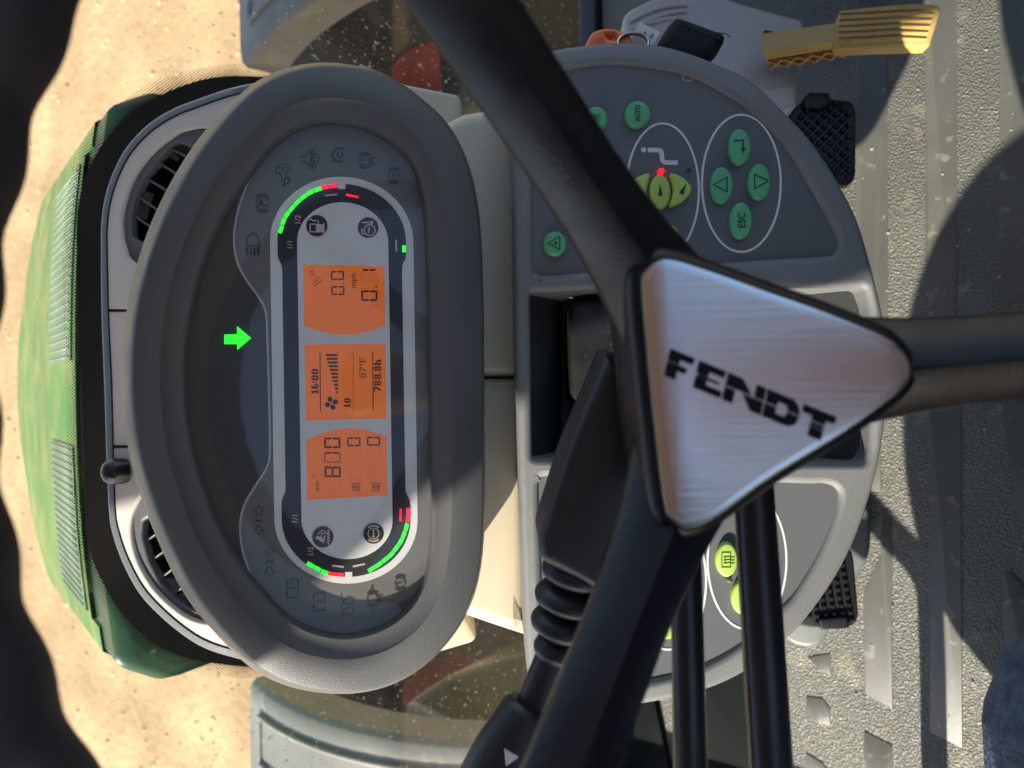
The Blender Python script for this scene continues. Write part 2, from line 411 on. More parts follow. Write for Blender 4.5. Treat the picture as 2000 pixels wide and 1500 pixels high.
# ================================================================== INSTRUMENT CLUSTER
BO = [(634,121),(685,126),(730,135),(775,156),(820,189),(865,228),(895,270),(916,318),(931,375),(939,440),(943,520),(945,600),(946,750),(947,900),(947,1020),(941,1110),(929,1161),(905,1215),(876,1254),(840,1293),(780,1332),(720,1351),(660,1356),(585,1347),(525,1326),(477,1295),(417,1233),(363,1167),(320,1083),(285,1000),(267,943),(250,883),(240,800),(237,717),(243,633),(253,567),(272,500),(288,450),(320,380),(360,310),(396,260),(445,207),(490,165),(535,141),(580,127)]
BI = [(637,233),(690,238),(730,251),(770,277),(805,312),(823,360),(831,413),(834,467),(838,600),(841,750),(844,960),(844,1035),(840,1110),(827,1150),(802,1190),(765,1220),(727,1237),(677,1247),(627,1240),(590,1227),(552,1202),(515,1160),(477,1115),(440,1057),(413,1000),(390,933),(373,867),(363,800),(360,733),(362,667),(377,583),(400,500),(425,440),(450,393),(477,355),(517,299),(557,260),(595,241)]
CX, CY = 640, 740
def polar(contour, n=144):
    pts = spline(contour, 10); k = len(pts); out = []
    A = [math.atan2((p.y-CY)*.55, p.x-CX) for p in pts]
    for i in range(n):
        a = -math.pi+2*math.pi*(i+.5)/n; best = None
        for j in range(k):
            a0, a1 = A[j], A[(j+1) % k]
            da = (a1-a0+math.pi) % (2*math.pi)-math.pi; db = (a-a0+math.pi) % (2*math.pi)-math.pi
            if da != 0 and 0 <= db/da <= 1: best = pts[j].lerp(pts[(j+1) % k], db/da); break
        out.append(best or pts[min(range(k), key=lambda j: abs((a-A[j]+math.pi) % (2*math.pi)-math.pi))])
    return out
po, pi_ = polar(BO), polar(BI)
for _ in range(3):
    po = [(po[i-1]+po[i]*2+po[(i+1) % 144])/4 for i in range(144)]; pi_ = [(pi_[i-1]+pi_[i]*2+pi_[(i+1) % 144])/4 for i in range(144)]
cluster = thing('instrument_cluster', PC.p, 'charcoal oval instrument cluster with three orange screens on the dashboard', 'instrument cluster')
def leftness(i): return max(0., min(1., (760-po[i].x)/420))       # 1 at the upper (image-left) side, 0 at the lower side
LIP = .0105
def bez(t, hfun):
    return [PC.pt(*(po[i].lerp(pi_[i], t)), hfun(i)) for i in range(144)]
def bezf(tf, hfun): return [PC.pt(*(po[i].lerp(pi_[i], tf(i))), hfun(i)) for i in range(144)]
def tc(i): return .035+.135*leftness(i)**1.5                        # width of the outer chamfer, widest along the upper side
back = [PC.to(PC.uv(*po[i].lerp(Vector((CX, CY)), .03), 0.), -.05) for i in range(144)]
def ch(k): return bezf(lambda i: tc(i)*k, lambda i: (-.010-.012*leftness(i))+(.0195+.0195*leftness(i))*(1-(1-k)**1.8))
rings = [back]+[ch(k) for k in (0., .12, .28, .46, .66, .84, 1.)]
rings += [bezf(lambda i: tc(i)+.03, lambda i: .0102+.0080*leftness(i)), bezf(lambda i: .40, lambda i: .0118+.0072*leftness(i)), bezf(lambda i: .60, lambda i: .0130+.0058*leftness(i)), bezf(lambda i: .618, lambda i: .0129+.0054*leftness(i))]
loft('bezel', rings, M_BEZEL, cluster, capends=False, ang=60)
rings = [bez(.618, lambda i: .0129+.0054*leftness(i)), bez(.636, lambda i: .0124+.0044*leftness(i)), bez(.92, lambda i: LIP+.0012), bez(.97, lambda i: LIP+.001), bez(1.0, lambda i: LIP-.0006),
         [PC.to(PC.uv(*pi_[i], LIP), -.003) for i in range(144)]]
loft('bezel_lip', rings, M_BEZEL_IN, cluster, capends=False, ang=60)
facepts = [p.lerp(Vector((CX, CY)), -.06) for p in pi_]
plate('face_panel', PC, facepts, -.006, 0, M_SMOKE, cluster, bottom=False)
# grey printed area bounded by the pale line
LINE = spline([(497,330),(478,372),(463,420),(457,468),(463,510),(480,545),(505,580),(519,610),(522,660),(525,760),(527,880),(520,915),(498,950),(478,985),(469,1025),(474,1075),(493,1130),(512,1168)], 8, False)
right_side = [p for p in facepts if p.x > 640]
top_part = [p for p in facepts if p.y < 330 and p.x <= 640]; bot_part = [p for p in facepts if p.y > 1165 and p.x <= 640]
def sort_ang(ps): return sorted(ps, key=lambda p: math.atan2(p.y-CY, p.x-CX))
poly = LINE + sort_ang([p for p in facepts if (p.x > 512 and p.y > 1168) or p.x > 640 or (p.x > 500 and p.y < 328)])[::-1]
prints('grey_print', PC, [poly], .0003, M_FACE, cluster)
prints('pale_line', PC, stroke(LINE, 4.2), .0006, M_LINE, cluster)
def stad(x0, x1, yt, yb, ey, xe=0):
    """capsule with elliptical ends, sheared by the small roll"""
    cx = (x0+x1)/2; rx = (x1-x0)/2
    def sk(p): return Vector((p.x+(p.y-740)*.0155, p.y))
    return [sk(p) for p in ell(cx, yt+ey, rx, ey, 40, 180, 360)+ell(cx, yb-ey, rx, ey, 40, 0, 180)]
def track(x0, x1, yt, yb, ey, nin, yk):
    pts = stad(x0, x1, yt, yb, ey); k = len(pts)//2
    top, bot = pts[:k], pts[k:]
    def sk(x, y): return Vector((x+(y-740)*.0155, y))
    rr = [sk(x1, yk-12), sk(x1-1, yk-4), sk(x1-nin+1, yk+10), sk(x1-nin, yk+20), sk(x1-nin, 1480-yk-20), sk(x1-nin+1, 1480-yk-10), sk(x1-1, 1480-yk+4), sk(x1, 1480-yk+12)]
    ll = [sk(x0, 1480-yk+12), sk(x0+1, 1480-yk+4), sk(x0+nin-1, 1480-yk-10), sk(x0+nin, 1480-yk-20), sk(x0+nin, yk+20), sk(x0+nin-1, yk+10), sk(x0+1, yk-4), sk(x0, yk-12)]
    return top+rr+bot+ll
prints('silver_ring', PC, [stad(531.5, 811.5, 345, 1140, 127)], .0008, M_SILVER, cluster)
prints('gauge_track', PC, [track(546, 797, 359, 1127, 112, 8.5, 508)], .0011, M_BLACK, cluster)

prints('track_gap', PC, [[(660,355),(674.5,355),(674.5,369.5),(660,369)]], .0014, M_SILVER, cluster)
prints('track_gap', PC, [[(674,1117.5),(688,1117),(688,1131),(674,1131)]], .0014, M_SILVER, cluster)
def led(c, d, l, w, m, nm='gauge_segment'):
    d = Vector(d).normalized(); n = Vector((-d.y, d.x)); c = Vector(c)
    plate(nm, PC, [c-d*l/2-n*w/2, c+d*l/2-n*w/2, c+d*l/2+n*w/2, c-d*l/2+n*w/2], .0009, .0016, m, cluster, bottom=False)
def chain(pts, nred_end):
    k = len(pts)
    for i, p in enumerate(pts):
        a = Vector(pts[max(0, i-1)]); b = Vector(pts[min(k-1, i+1)]); dist = (b-a).length/(2 if 0 < i < k-1 else 1)
        led(p, b-a, dist-1.7, 7.2, M_RED if i >= k-nred_end else M_GREEN)
chain([(548.7,448),(553.5,432.5),(560.7,418.7),(570,406.7),(580.7,395),(592.7,384.8),(606,376),(620.7,370),(635.2,365.5),(651.2,362.9)], 2)
chain([(606,1103),(619.5,1110.5),(634,1117.5),(649,1121.2),(664.6,1122.8)], 2)
chain([(725.7,1111.7),(739.5,1103),(752.5,1093),(764,1083),(773.7,1070.7),(782.5,1058),(788.7,1044.5),(793.7,1029.5),(796.7,1013),(797.5,998.7)], 2)
led((789, 486), (0, 1), 13, 6.5, M_GREEN)
for c, d, l, m in [((646.8,380.5),(1,-.1),24,M_PINK),((688,382.4),(1,.2),25,M_RED),((774,479.5),(.02,1),23,M_PINK),((660,1106),(1,.12),23,M_PINK),((701,1104),(1,-.22),24,M_PINK),((782.5,1006),(-.02,1),24,M_RED)]:
    led(c, d, l, 3.4, m, 'gauge_tick')
for t, x, y in [('1/2',581.5,428),('1/1',566,478),('1/1',576,1013),('1/2',607,1076)]:
    prints('gauge_lettering', PC, text_px(t, x, y, 10.5, -88, .012), .0017, M_PINK, cluster)
arrow = [(438,653.5),(463,653),(463,637),(490,660),(463.5,683),(463,672),(438,672)]
plate('turn_signal_arrow', PC, arrow, -.001, .0012, M_GREEN, cluster, bottom=False)

# round gauge icons
def gicon(cx, cy, r, draw):
    o = prints('gauge_icon_disc', PC, [ell(cx, cy, r, r, 40)], .0029, M_BLACK, cluster)
    prints('gauge_icon', PC, draw(cx, cy), .0032, M_PINK, o)
def fuel(cx, cy):
    o = []
    body = rd(cx, cy, [(-13, -13), (3, -13), (3, 2), (-13, 2)]); o += [body]
    o += stroke(rd(cx, cy, [(-12, 2), (-12, 13), (3, 13), (3, 2)]), 2.2); o += [rd(cx, cy, [(-15, -15), (5, -15), (5, -12.6), (-15, -12.6)])]
    o += stroke(rd(cx, cy, [(3, -3), (8, -3), (10, 0), (10, 8), (14, 12), (11, 15)]), 2.4); return o
def temp(cx, cy):
    o = ringp(cx+3, cy+5, 10.5, 10.5, 2.4)
    o += stroke(rd(cx, cy, [(-12, 12), (-2, 12)]), 2.4) + stroke(rd(cx, cy, [(-12, 12), (-12, 6)]), 2.4)
    o += stroke(rd(cx, cy, [(-11, -2), (-8.5, 0), (-6, -3), (-3.5, 0), (-1, -3), (1, -1)]), 1.8)
    o += stroke(rd(cx, cy, [(10, -5), (10, 12)]), 3.0) + [ell(cx+7, cy-10, 3.4, 3.4, 14)]; return o
def exh(cx, cy):
    o = stroke([(cx+11+2.2*math.cos(k*1.1), cy-15+k) for k in range(31)], 2.)
    o += [ell(cx-9, cy+2, 5.2, 3.4, 16), ell(cx-2, cy+6, 5.0, 3.8, 16)] + stroke([(cx+4, cy-3), (cx+1, cy+12)], 2.8)+stroke([(cx-4, cy-3), (cx-3, cy+3)], 2.6)
    o += ringp(cx-5, cy-4, 4.2, 4.2, 1.8, 180, 360, 10)+ringp(cx+4, cy-4, 4.2, 4.2, 1.8, 180, 360, 10)+ringp(cx, cy-9, 4.2, 4.2, 1.8, 180, 360, 10); return o
def air(cx, cy):
    o = ringp(cx, cy, 10.6, 10.6, 2.) + [ell(cx, cy, 2.2, 2.2, 12)]
    for s in (-1, 1):
        o += stroke([(cx, cy+s*8.5), (cx, cy+s*5)], 2.4) + [[(cx-3.4, cy+s*6), (cx+3.4, cy+s*6), (cx, cy+s*2.8)]]
        o += ringp(cx, cy, 15.3, 15.3, 3.4, 90*s-42, 90*s+42, 14)
    return o
gicon(618.8, 440.8, 21, fuel); gicon(719, 444.5, 20.3, temp); gicon(630.5, 1048.7, 20.8, exh); gicon(729.5, 1042, 20, air)
# dark unlit warning symbols on the grey face
def brk(cx, cy, r, w=2.0, pad=3.2):
    o = ringp(cx, cy, r, r, w)
    for s in (-1, 1): o += ringp(cx, cy, r+4.6, r+4.6, pad, 90*s-44, 90*s+44, 14)
    return o
def warn(polys): return prints('warning_symbol', PC, polys, .0007, M_ICON, cluster)
w = []
for k in range(4): w += stroke([(482+k*7.5, 483), (482+k*7.5, 498)], 4.)
w += stroke([(481.5, 480), (481.5, 472), (484, 463), (489, 457.5), (494, 456), (499, 457.5), (504, 463), (506.5, 472), (506.5, 480)], 2.4, True); warn(w)
warn(brk(512.7, 397, 12.5) + text_px('P', 512.7, 397, 14, -80, .04))
warn(ringp(557.5, 327.5, 7.8, 7.8, 1.4)+[ell(557.5, 327.5, 1.6, 1.6, 8)]+stroke([(548,327),(539.5,327.5),(539.5,338.5),(547.5,339),(551,355)], 1.8)+stroke([(560,336),(559,343)], 1.6)+ringp(560.5,352,5.2,5.2,2.8,-170,100,16)+stroke([(555.5,349),(555.2,361)],2.8)+[[(551,360),(559.5,360),(555.2,365.5)]])
warn(stroke([(588.5,306),(595,306),(602,298.5),(604.5,298),(604.5,291.5)],2.2)+stroke([(588.5,314.5),(595,314.5),(602,323),(605,324),(605,330)],2.2)+stroke([(613,291.5),(613,298.5),(620,304),(622.5,311),(620,318.5),(614.5,323.5),(614.5,330)],2.2)+stroke([(608.8,291.5),(608.8,302)],3.4)+stroke([(609.5,319),(609.5,330)],3.4)+stroke([(603.5,302.5),(614.5,302.5)],2.2)+stroke([(603.5,319),(614.5,319)],2.2)+[[(606,306),(615.5,306),(615.5,309),(610,309),(610,312.5),(615.5,312.5),(615.5,315.5),(606,315.5)]])
warn(ringp(662.5,302.7,13.2,13.2,2.6,55,310,30)+ringp(664.5,302,5,5,2.8,-60,235,16)+sum((stroke([(662.5+13*math.cos(R(a)),302.7+13*math.sin(R(a))),(662.5+9.5*math.cos(R(a)),302.7+9.5*math.sin(R(a)))],1.6) for a in (90,130,180,220,270)),[])+stroke([(648,318),(652,313.5)],2.)+[[(650,312),(654,311.5),(653,316)]])
warn(brk(712.5,313.5,10.2)+stroke([(705.5,313),(715.5,313)],2.)+[ell(719.3,313.3,1,1,8)]+[[(724.5,306),(728.2,306),(728.2,322),(724.5,322)]]+ringp(731,309,1.7,1.7,1.1,0,360,10)+ringp(731.3,320,1.7,1.7,1.1,0,360,10))
warn(brk(769,343,10)+text_px('ABS', 769, 343, 5.2, -90, .02))
def arrows(cx, cy, n, s=1.):
    o = []
    for k in (-1, 1):
        o += stroke([(cx-4.5, cy+k*11), (cx+5, cy+k*11), (cx+5, cy+k*19), (cx+11, cy+k*19), (cx+.5, cy+k*28), (cx-10.5, cy+k*19), (cx-4.5, cy+k*19)], 1.5, True)
    return o + text_px(n, cx, cy, 13, -86, .03)
warn(arrows(505, 1017, '1')); warn(arrows(526.3, 1097, '2'))
def batt(cx, cy, n):
    o = stroke([(cx-10, cy-16), (cx+11, cy-18), (cx+11, cy+17), (cx-10, cy+19)], 2., True)
    o += stroke([(cx-12, cy-11), (cx-12, cy-7)], 3.)+stroke([(cx-12, cy+9), (cx-12, cy+13)], 3.)
    return o + text_px(n, cx+1, cy, 11, -84, .03) + text_px('+', cx-3, cy-11, 6, -84, .02) + text_px('-', cx-3, cy+11, 3, -84, .02)
warn(batt(571, 1149, '1')); warn(batt(623.7, 1175, '2'))
warn(stroke(spline([(666,1161),(668,1170),(676,1180),(688,1178),(690,1171),(682,1167),(673,1172),(668,1182),(670,1192),(680,1199),(690,1196),(690,1189),(680,1187),(670,1194),(668,1204)], 5, False), 2.2))
warn(brk(727.5,1170,10.2,2.6)+[[(738.5,1161.5),(742,1161.5),(742,1176.5),(738.5,1176.5)]]+ringp(745.5,1164.5,1.9,1.9,1.1,0,360,10)+ringp(745.5,1173.8,1.9,1.9,1.1,0,360,10)+stroke([(727,1143.5),(727,1149)],3.4)+[[(723.5,1148.5),(730.5,1148.5),(727,1153.5)]]+stroke([(728,1190),(728,1196)],3.))
warn(brk(782,1138.7,9.7)+stroke([(775,1139.5),(785,1138.5)],2.)+[ell(788.5,1138,1,1,8)])

# LCD screens
def screen(outline, holder=[]):
    return plate('lcd_screen', PC, outline, .0008, .00125, M_LCD, cluster, bottom=False)
def sg(o, polys, m=None, nm='lcd_marking', h=.0015): return prints(nm, PC, polys, h, m or M_SEG, o)
SEGMAP = {'0': 'abcdef', '1': 'bc', '8': 'abcdefg', ' ': ''}
def seg7(cx, cy, w, h, t, on):
    W, H = w/2, h/2; g_ = .6; out = []
    def hs(b, s): return [(-W+g_+s*0, b), (W-g_, b)]
    def hor(b, s):   # trapezoid horizontal bar, s=+1 top, -1 bottom
        return [(-W+g_, b), (W-g_, b), (W-t-g_, b-s*t), (-W+t+g_, b-s*t)]
    def ver(a, s, b0, b1):  # vertical bar on side s between b0 (outer end) and b1 (middle end)
        sb = 1 if b0 > b1 else -1
        return [(a, b0-sb*g_), (a, b1+sb*g_), (a-s*t, b1+sb*(g_+t*.35)), (a-s*t, b0-sb*(t+g_))]
    P = {'a': hor(H, 1), 'd': hor(-H, -1), 'b': ver(W, 1, H, 0), 'c': ver(W, 1, -H, 0), 'f': ver(-W, -1, H, 0), 'e': ver(-W, -1, -H, 0),
         'g': [(-W+t+g_, -t/2), (W-t-g_, -t/2), (W-t*.6, 0), (W-t-g_, t/2), (-W+t+g_, t/2), (-W+t*.6, 0)]}
    for s in on: out.append(rd(cx, cy, P[s]))
    return out
def arc_pts(xl, xr, y, bulge, n=18, side=1): return [Vector((xl+(xr-xl)*i/n, y+bulge*(1-(2*i/n-1)**2))) for i in range(n+1)]
LP1 = ([(592,516),(750.5,519.5)]+[Vector((752.5, 636))]+arc_pts(752.5, 594, 636, 17.5)[1:])
LP2 = ([(595,672.5),(752.5,671.5),(755,817.5),(598,822)])
LP3 = (arc_pts(598.3, 755.5, 859, -19)[0:1]+[Vector((598.3+(755.5-598.3)*i/18, 860-7*i/18-20*(1-(2*i/18-1)**2))) for i in range(1, 19)]+[(757,968),(600,977)])
LP1, LP2, LP3 = ([Vector(p) for p in q] for q in (LP1, LP2, LP3))
def grow(ps): c = sum(ps, Vector((0, 0)))/len(ps); return [c+(p-c)*1.03 for p in ps]
L1, L2, L3 = screen(grow(LP1)), screen(grow(LP2)), screen(grow(LP3))
plate('silver_centre', PC, stad(584.5, 762.5, 395, 1092, 78), .0010, .0026, M_SILVER, cluster, holes=[LP1, LP2, LP3], bottom=False)
for cx, cy in ((659, 538), (660, 567.5)): sg(o=L1, polys=seg7(cx, cy, 17.5, 26, 3.1, '0' and SEGMAP['0']), nm='lcd_digit')
sg(L1, [ell(671, 553, 1.6, 1.6, 10)]); sg(L1, text_px('mph', 691.5, 548, 11, -90, 0, 1.12), nm='lcd_lettering')
sg(L1, seg7(721, 536, 21, 30, 3.6, 'bc'), nm='lcd_digit'); sg(L1, seg7(721.3, 577.5, 21, 32, 3.9, SEGMAP['0']), nm='lcd_digit'); sg(L1, [ell(735, 559.5, 2, 2, 10)])
sg(L1, stroke([(605.5,531),(610.5,529),(613.3,537),(608,539.2)], 1.2, True)+ringp(605,532,17,16,1.2,28,68,8)+ringp(603,532,24,22,1.3,28,70,9)+ringp(601,532,32,28,1.4,28,70,9), nm='lcd_radar_symbol')
sg(L1, seg7(661, 594, 17.5, 26, 2.4, SEGMAP['8'])+seg7(722, 606, 21, 32, 2.8, SEGMAP['8'])+seg7(721, 540, 21, 30, 2.6, 'adgef')+ringp(622,600,12,12,2.), M_GHOST, 'lcd_ghost_segment', .00138)
PIX = {'0': '01110 11011 11011 11011 11011 11011 01110', '1': '00110 01110 00110 00110 00110 00110 01111', '6': '01110 11000 11000 11110 11011 11011 01110', '7': '11111 00011 00011 00110 00110 01100 01100', '8': '01110 11011 11011 01110 11011 11011 01110',
       ':': '0 1 1 0 1 1 0', '.': '0 0 0 0 0 1 1', 'h': '11000 11000 11110 11011 11011 11011 11011', 'L': '110 110 110 110 110 110 111', 'O': '01110 11011 11011 11011 11011 11011 01110'}
PIXT = {'8': '01110 10001 10001 01110 10001 10001 01110', '7': '11111 00001 00010 00100 00100 01000 01000', 'o': '010 101 010 000 000 000 000', 'F': '11111 10000 10000 11110 10000 10000 10000'}
def pix(txt, cx, cy, cell, table):
    rows = [table[c].split() for c in txt]; wd = sum(len(r[0])+1 for r in rows)-1; a = -wd*cell/2; out = []
    for r in rows:
        for j, line in enumerate(r):
            i = 0
            while i < len(line):
                if line[i] == '1':
                    k = i
                    while k < len(line) and line[k] == '1': k += 1
                    b1 = (3.5-j)*cell; out.append(rd(cx, cy, [(a+i*cell, b1-cell*1.02), (a+k*cell, b1-cell*1.02), (a+k*cell, b1), (a+i*cell, b1)])); i = k
                else: i += 1
        a += (len(r[0])+1)*cell
    return out
sg(L2, pix('16:00', 615, 746, 2.02, PIX), nm='lcd_lettering')
sg(L2, [[(624,688),(626,688),(627,804),(625,804)]], nm='lcd_line'); sg(L2, [[(727,688),(729,688),(730,801),(728,801)]], nm='lcd_line')
for k in range(11):
    y = 693.5+k*7.26; sg(L2, [[(636.2+k*1.98, y-2), (659.4+k*.08, y-2), (659.4+k*.08, y+2), (636.2+k*1.98, y+2)]], nm='lcd_fan_bar')
fan = []
for k in range(4):
    a = R(70+90*k); fan.append(ell(647.3+8.6*math.cos(a), 787.5+8.6*math.sin(a), 5, 5, 14)); fan += stroke([(647.3+2.6*math.cos(a+.4), 787.5+2.6*math.sin(a+.4)), (647.3+6*math.cos(a+.2), 787.5+6*math.sin(a+.2))], 4)
sg(L2, fan, nm='lcd_fan_symbol'); sg(L2, pix('LO', 678.5, 786, 1.85, PIX), nm='lcd_lettering')
sg(L2, [[(690-.8, 688+k*3.62), (690+.9, 688+k*3.62), (690+.9, 689.6+k*3.62), (690-.8, 689.6+k*3.62)] for k in range(32)], nm='lcd_dotted_line')
sg(L2, pix('87oF', 708.7, 718, 1.9, PIXT), nm='lcd_lettering'); sg(L2, pix('788.8h', 737.5, 734, 2.02, PIX), nm='lcd_lettering')
sg(L3, text_px('min', 619.5, 949, 9.5, -90, 0, 1.05), nm='lcd_lettering'); sg(L3, text_px('-1', 613.5, 931.5, 8, -90, .01), nm='lcd_lettering')
sg(L3, seg7(649, 865, 21, 32, 3.9, SEGMAP['0']), nm='lcd_digit'); sg(L3, seg7(649, 893.5, 21, 32, 3.4, 'bc'), nm='lcd_digit'); sg(L3, seg7(649, 893.5, 21, 32, 2.6, 'adef'), M_GHOST2, 'lcd_digit'); sg(L3, seg7(649.7, 921.7, 21, 32, 3.9, SEGMAP['8']), nm='lcd_digit')
sg(L3, seg7(691, 863, 17.5, 26, 3., SEGMAP['0']), nm='lcd_digit'); sg(L3, seg7(729.5, 861.7, 17.5, 26, 3., SEGMAP['0']), nm='lcd_digit')
gh = seg7(650, 950, 21, 32, 2.5, SEGMAP['8'])
for k in range(3): gh += seg7(692, 885+k*21, 17.5, 26, 2.2, SEGMAP['8'])+seg7(731, 884+k*21, 17.5, 26, 2.2, SEGMAP['8'])
sg(L3, gh, M_GHOST, 'lcd_ghost_segment', .00138)
for cx, s in ((695, 1), (735, -1)):
    o = stroke([(cx-7, 944), (cx+6, 944), (cx+6, 958), (cx-7, 958)], 1.2, True)+stroke([(cx-7, 951), (cx+6, 951)], 2.)+stroke([(cx-4, 947.5), (cx+6, 947.5)], 1.)+stroke([(cx-4, 954.5), (cx+6, 954.5)], 1.)
    o += stroke([(cx+s*6, 945), (cx+s*10, 941)], 1.2)+stroke([(cx+s*6, 957), (cx+s*10, 961)], 1.2); sg(L3, o, nm='lcd_tractor_symbol')

# clear cover lens with dust
def glass_mat(name, tint, gloss, dust, dscale, thr, spots=None):
    m = bpy.data.materials.new(name); m.use_nodes = True; nt = m.node_tree; N = nt.nodes; L = nt.links; N.clear()
    out = N.new('ShaderNodeOutputMaterial'); tr = N.new('ShaderNodeBsdfTransparent'); tr.inputs[0].default_value = rgb(tint)
    gl = N.new('ShaderNodeBsdfGlossy'); gl.inputs['Roughness'].default_value = .03
    lw = N.new('ShaderNodeLayerWeight'); lw.inputs[0].default_value = .5
    pw = N.new('ShaderNodeMath'); pw.operation = 'POWER'; pw.inputs[1].default_value = 5; L.new(lw.outputs['Facing'], pw.inputs[0])
    sc_ = N.new('ShaderNodeMath'); sc_.operation = 'MULTIPLY_ADD'; sc_.inputs[1].default_value = .96; sc_.inputs[2].default_value = .04; L.new(pw.outputs[0], sc_.inputs[0])
    mu = N.new('ShaderNodeMath'); mu.operation = 'MULTIPLY'; mu.inputs[1].default_value = gloss; L.new(sc_.outputs[0], mu.inputs[0])
    m1 = N.new('ShaderNodeMixShader'); L.new(mu.outputs[0], m1.inputs[0]); L.new(tr.outputs[0], m1.inputs[1]); L.new(gl.outputs[0], m1.inputs[2])
    tc = N.new('ShaderNodeTexCoord'); nz = N.new('ShaderNodeTexNoise'); nz.inputs['Scale'].default_value = dscale; nz.inputs['Detail'].default_value = 2; L.new(tc.outputs['Object'], nz.inputs['Vector'])
    mr = N.new('ShaderNodeMapRange'); mr.inputs['From Min'].default_value = thr; mr.inputs['From Max'].default_value = thr+.05; mr.inputs['To Max'].default_value = .6; L.new(nz.outputs['Fac'], mr.inputs[0])
    n2 = N.new('ShaderNodeTexNoise'); n2.inputs['Scale'].default_value = 9; n2.inputs['Detail'].default_value = 5; L.new(tc.outputs['Object'], n2.inputs['Vector'])
    mr2 = N.new('ShaderNodeMapRange'); mr2.inputs['From Min'].default_value = .35; mr2.inputs['From Max'].default_value = .75; mr2.inputs['To Min'].default_value = dust*.4; mr2.inputs['To Max'].default_value = dust*1.6; L.new(n2.outputs['Fac'], mr2.inputs[0])
    ad = N.new('ShaderNodeMath'); ad.operation = 'MAXIMUM'; L.new(mr.outputs[0], ad.inputs[0]); L.new(mr2.outputs[0], ad.inputs[1]); fac = ad.outputs[0]
    if spots:     # water marks: round pale spots, denser low down on the glass
        for sc, rad, amt in spots:
            vz = N.new('ShaderNodeTexVoronoi'); vz.inputs['Scale'].default_value = sc
            mpz = N.new('ShaderNodeMapping'); mpz.inputs['Scale'].default_value = (1, 1, .62); L.new(tc.outputs['Object'], mpz.inputs[0]); L.new(mpz.outputs[0], vz.inputs['Vector'])
            sp = N.new('ShaderNodeSeparateColor'); L.new(vz.outputs['Color'], sp.inputs[0])
            rr = N.new('ShaderNodeMath'); rr.operation = 'MULTIPLY'; rr.inputs[1].default_value = rad; L.new(sp.outputs[0], rr.inputs[0])
            df = N.new('ShaderNodeMath'); df.operation = 'SUBTRACT'; L.new(rr.outputs[0], df.inputs[0]); L.new(vz.outputs['Distance'], df.inputs[1])
            st = N.new('ShaderNodeMapRange'); st.inputs['From Max'].default_value = rad*.25; st.inputs['To Max'].default_value = amt; L.new(df.outputs[0], st.inputs[0])
            sx = N.new('ShaderNodeSeparateXYZ'); L.new(tc.outputs['Object'], sx.inputs[0])
            lo = N.new('ShaderNodeMapRange'); lo.inputs['From Min'].default_value = .62; lo.inputs['From Max'].default_value = .46; L.new(sx.outputs['Z'], lo.inputs[0])
            ml = N.new('ShaderNodeMath'); ml.operation = 'MULTIPLY'; L.new(st.outputs[0], ml.inputs[0]); L.new(lo.outputs[0], ml.inputs[1])
            mxx = N.new('ShaderNodeMath'); mxx.operation = 'MAXIMUM'; L.new(fac, mxx.inputs[0]); L.new(ml.outputs[0], mxx.inputs[1]); fac = mxx.outputs[0]
    df2 = N.new('ShaderNodeBsdfDiffuse'); df2.inputs[0].default_value = (.62, .60, .56, 1)
    tl = N.new('ShaderNodeBsdfTranslucent'); tl.inputs[0].default_value = (.62, .60, .56, 1)
    mt = N.new('ShaderNodeMixShader'); mt.inputs[0].default_value = .5; L.new(df2.outputs[0], mt.inputs[1]); L.new(tl.outputs[0], mt.inputs[2])
    m2 = N.new('ShaderNodeMixShader'); L.new(fac, m2.inputs[0]); L.new(m1.outputs[0], m2.inputs[1]); L.new(mt.outputs[0], m2.inputs[2]); L.new(m2.outputs[0], out.inputs[0])
    return m
M_LENS = glass_mat('clear_lens', (.97, .97, .97), .9, .03, 1300, .715)
prints('cover_lens', PC, [facepts], .0045, M_LENS, cluster)
wl_ = plate2('wall_left', Plane(Vector((-.76, 0, 0)), Vector((1, 0, 0)), Vector((0, 1, 0))), [(-.95,.72),(.1,1.005),(.33,1.10),(.66,1.175),(.66,1.61),(-.95,1.61)], -.04, 0, M_DULLBLK, None, bevel=.006); wl_['kind'] = 'structure'   # unseen panel above the door glass, lower edge shaped to shade the dash

wr_ = box('wall_right', (.81, -.98, -.05), (.85, .50, .42), M_DULLBLK, None, .004); wr_['kind'] = 'structure'      # lower cab walls, out of frame
ws_ = box('wall_left', (-.745, -.98, -.05), (-.705, .50, .17), M_DULLBLK, None, .004); ws_['kind'] = 'structure'
wf_ = box('wall_front', (-.20, .44, .0), (.20, .47, .46), M_DULLBLK, None, .004); wf_['kind'] = 'structure'
wb_ = box('wall_rear', (-.70, -1.02, -.05), (.80, -.985, 1.0), M_DULLBLK, None, .004); wb_['kind'] = 'structure'

def proj(p):
    q = p-CAM; z = q.dot(_d); return Vector((1000+FPX*q.dot(CR)/z, 750+FPX*q.dot(CD)/z))

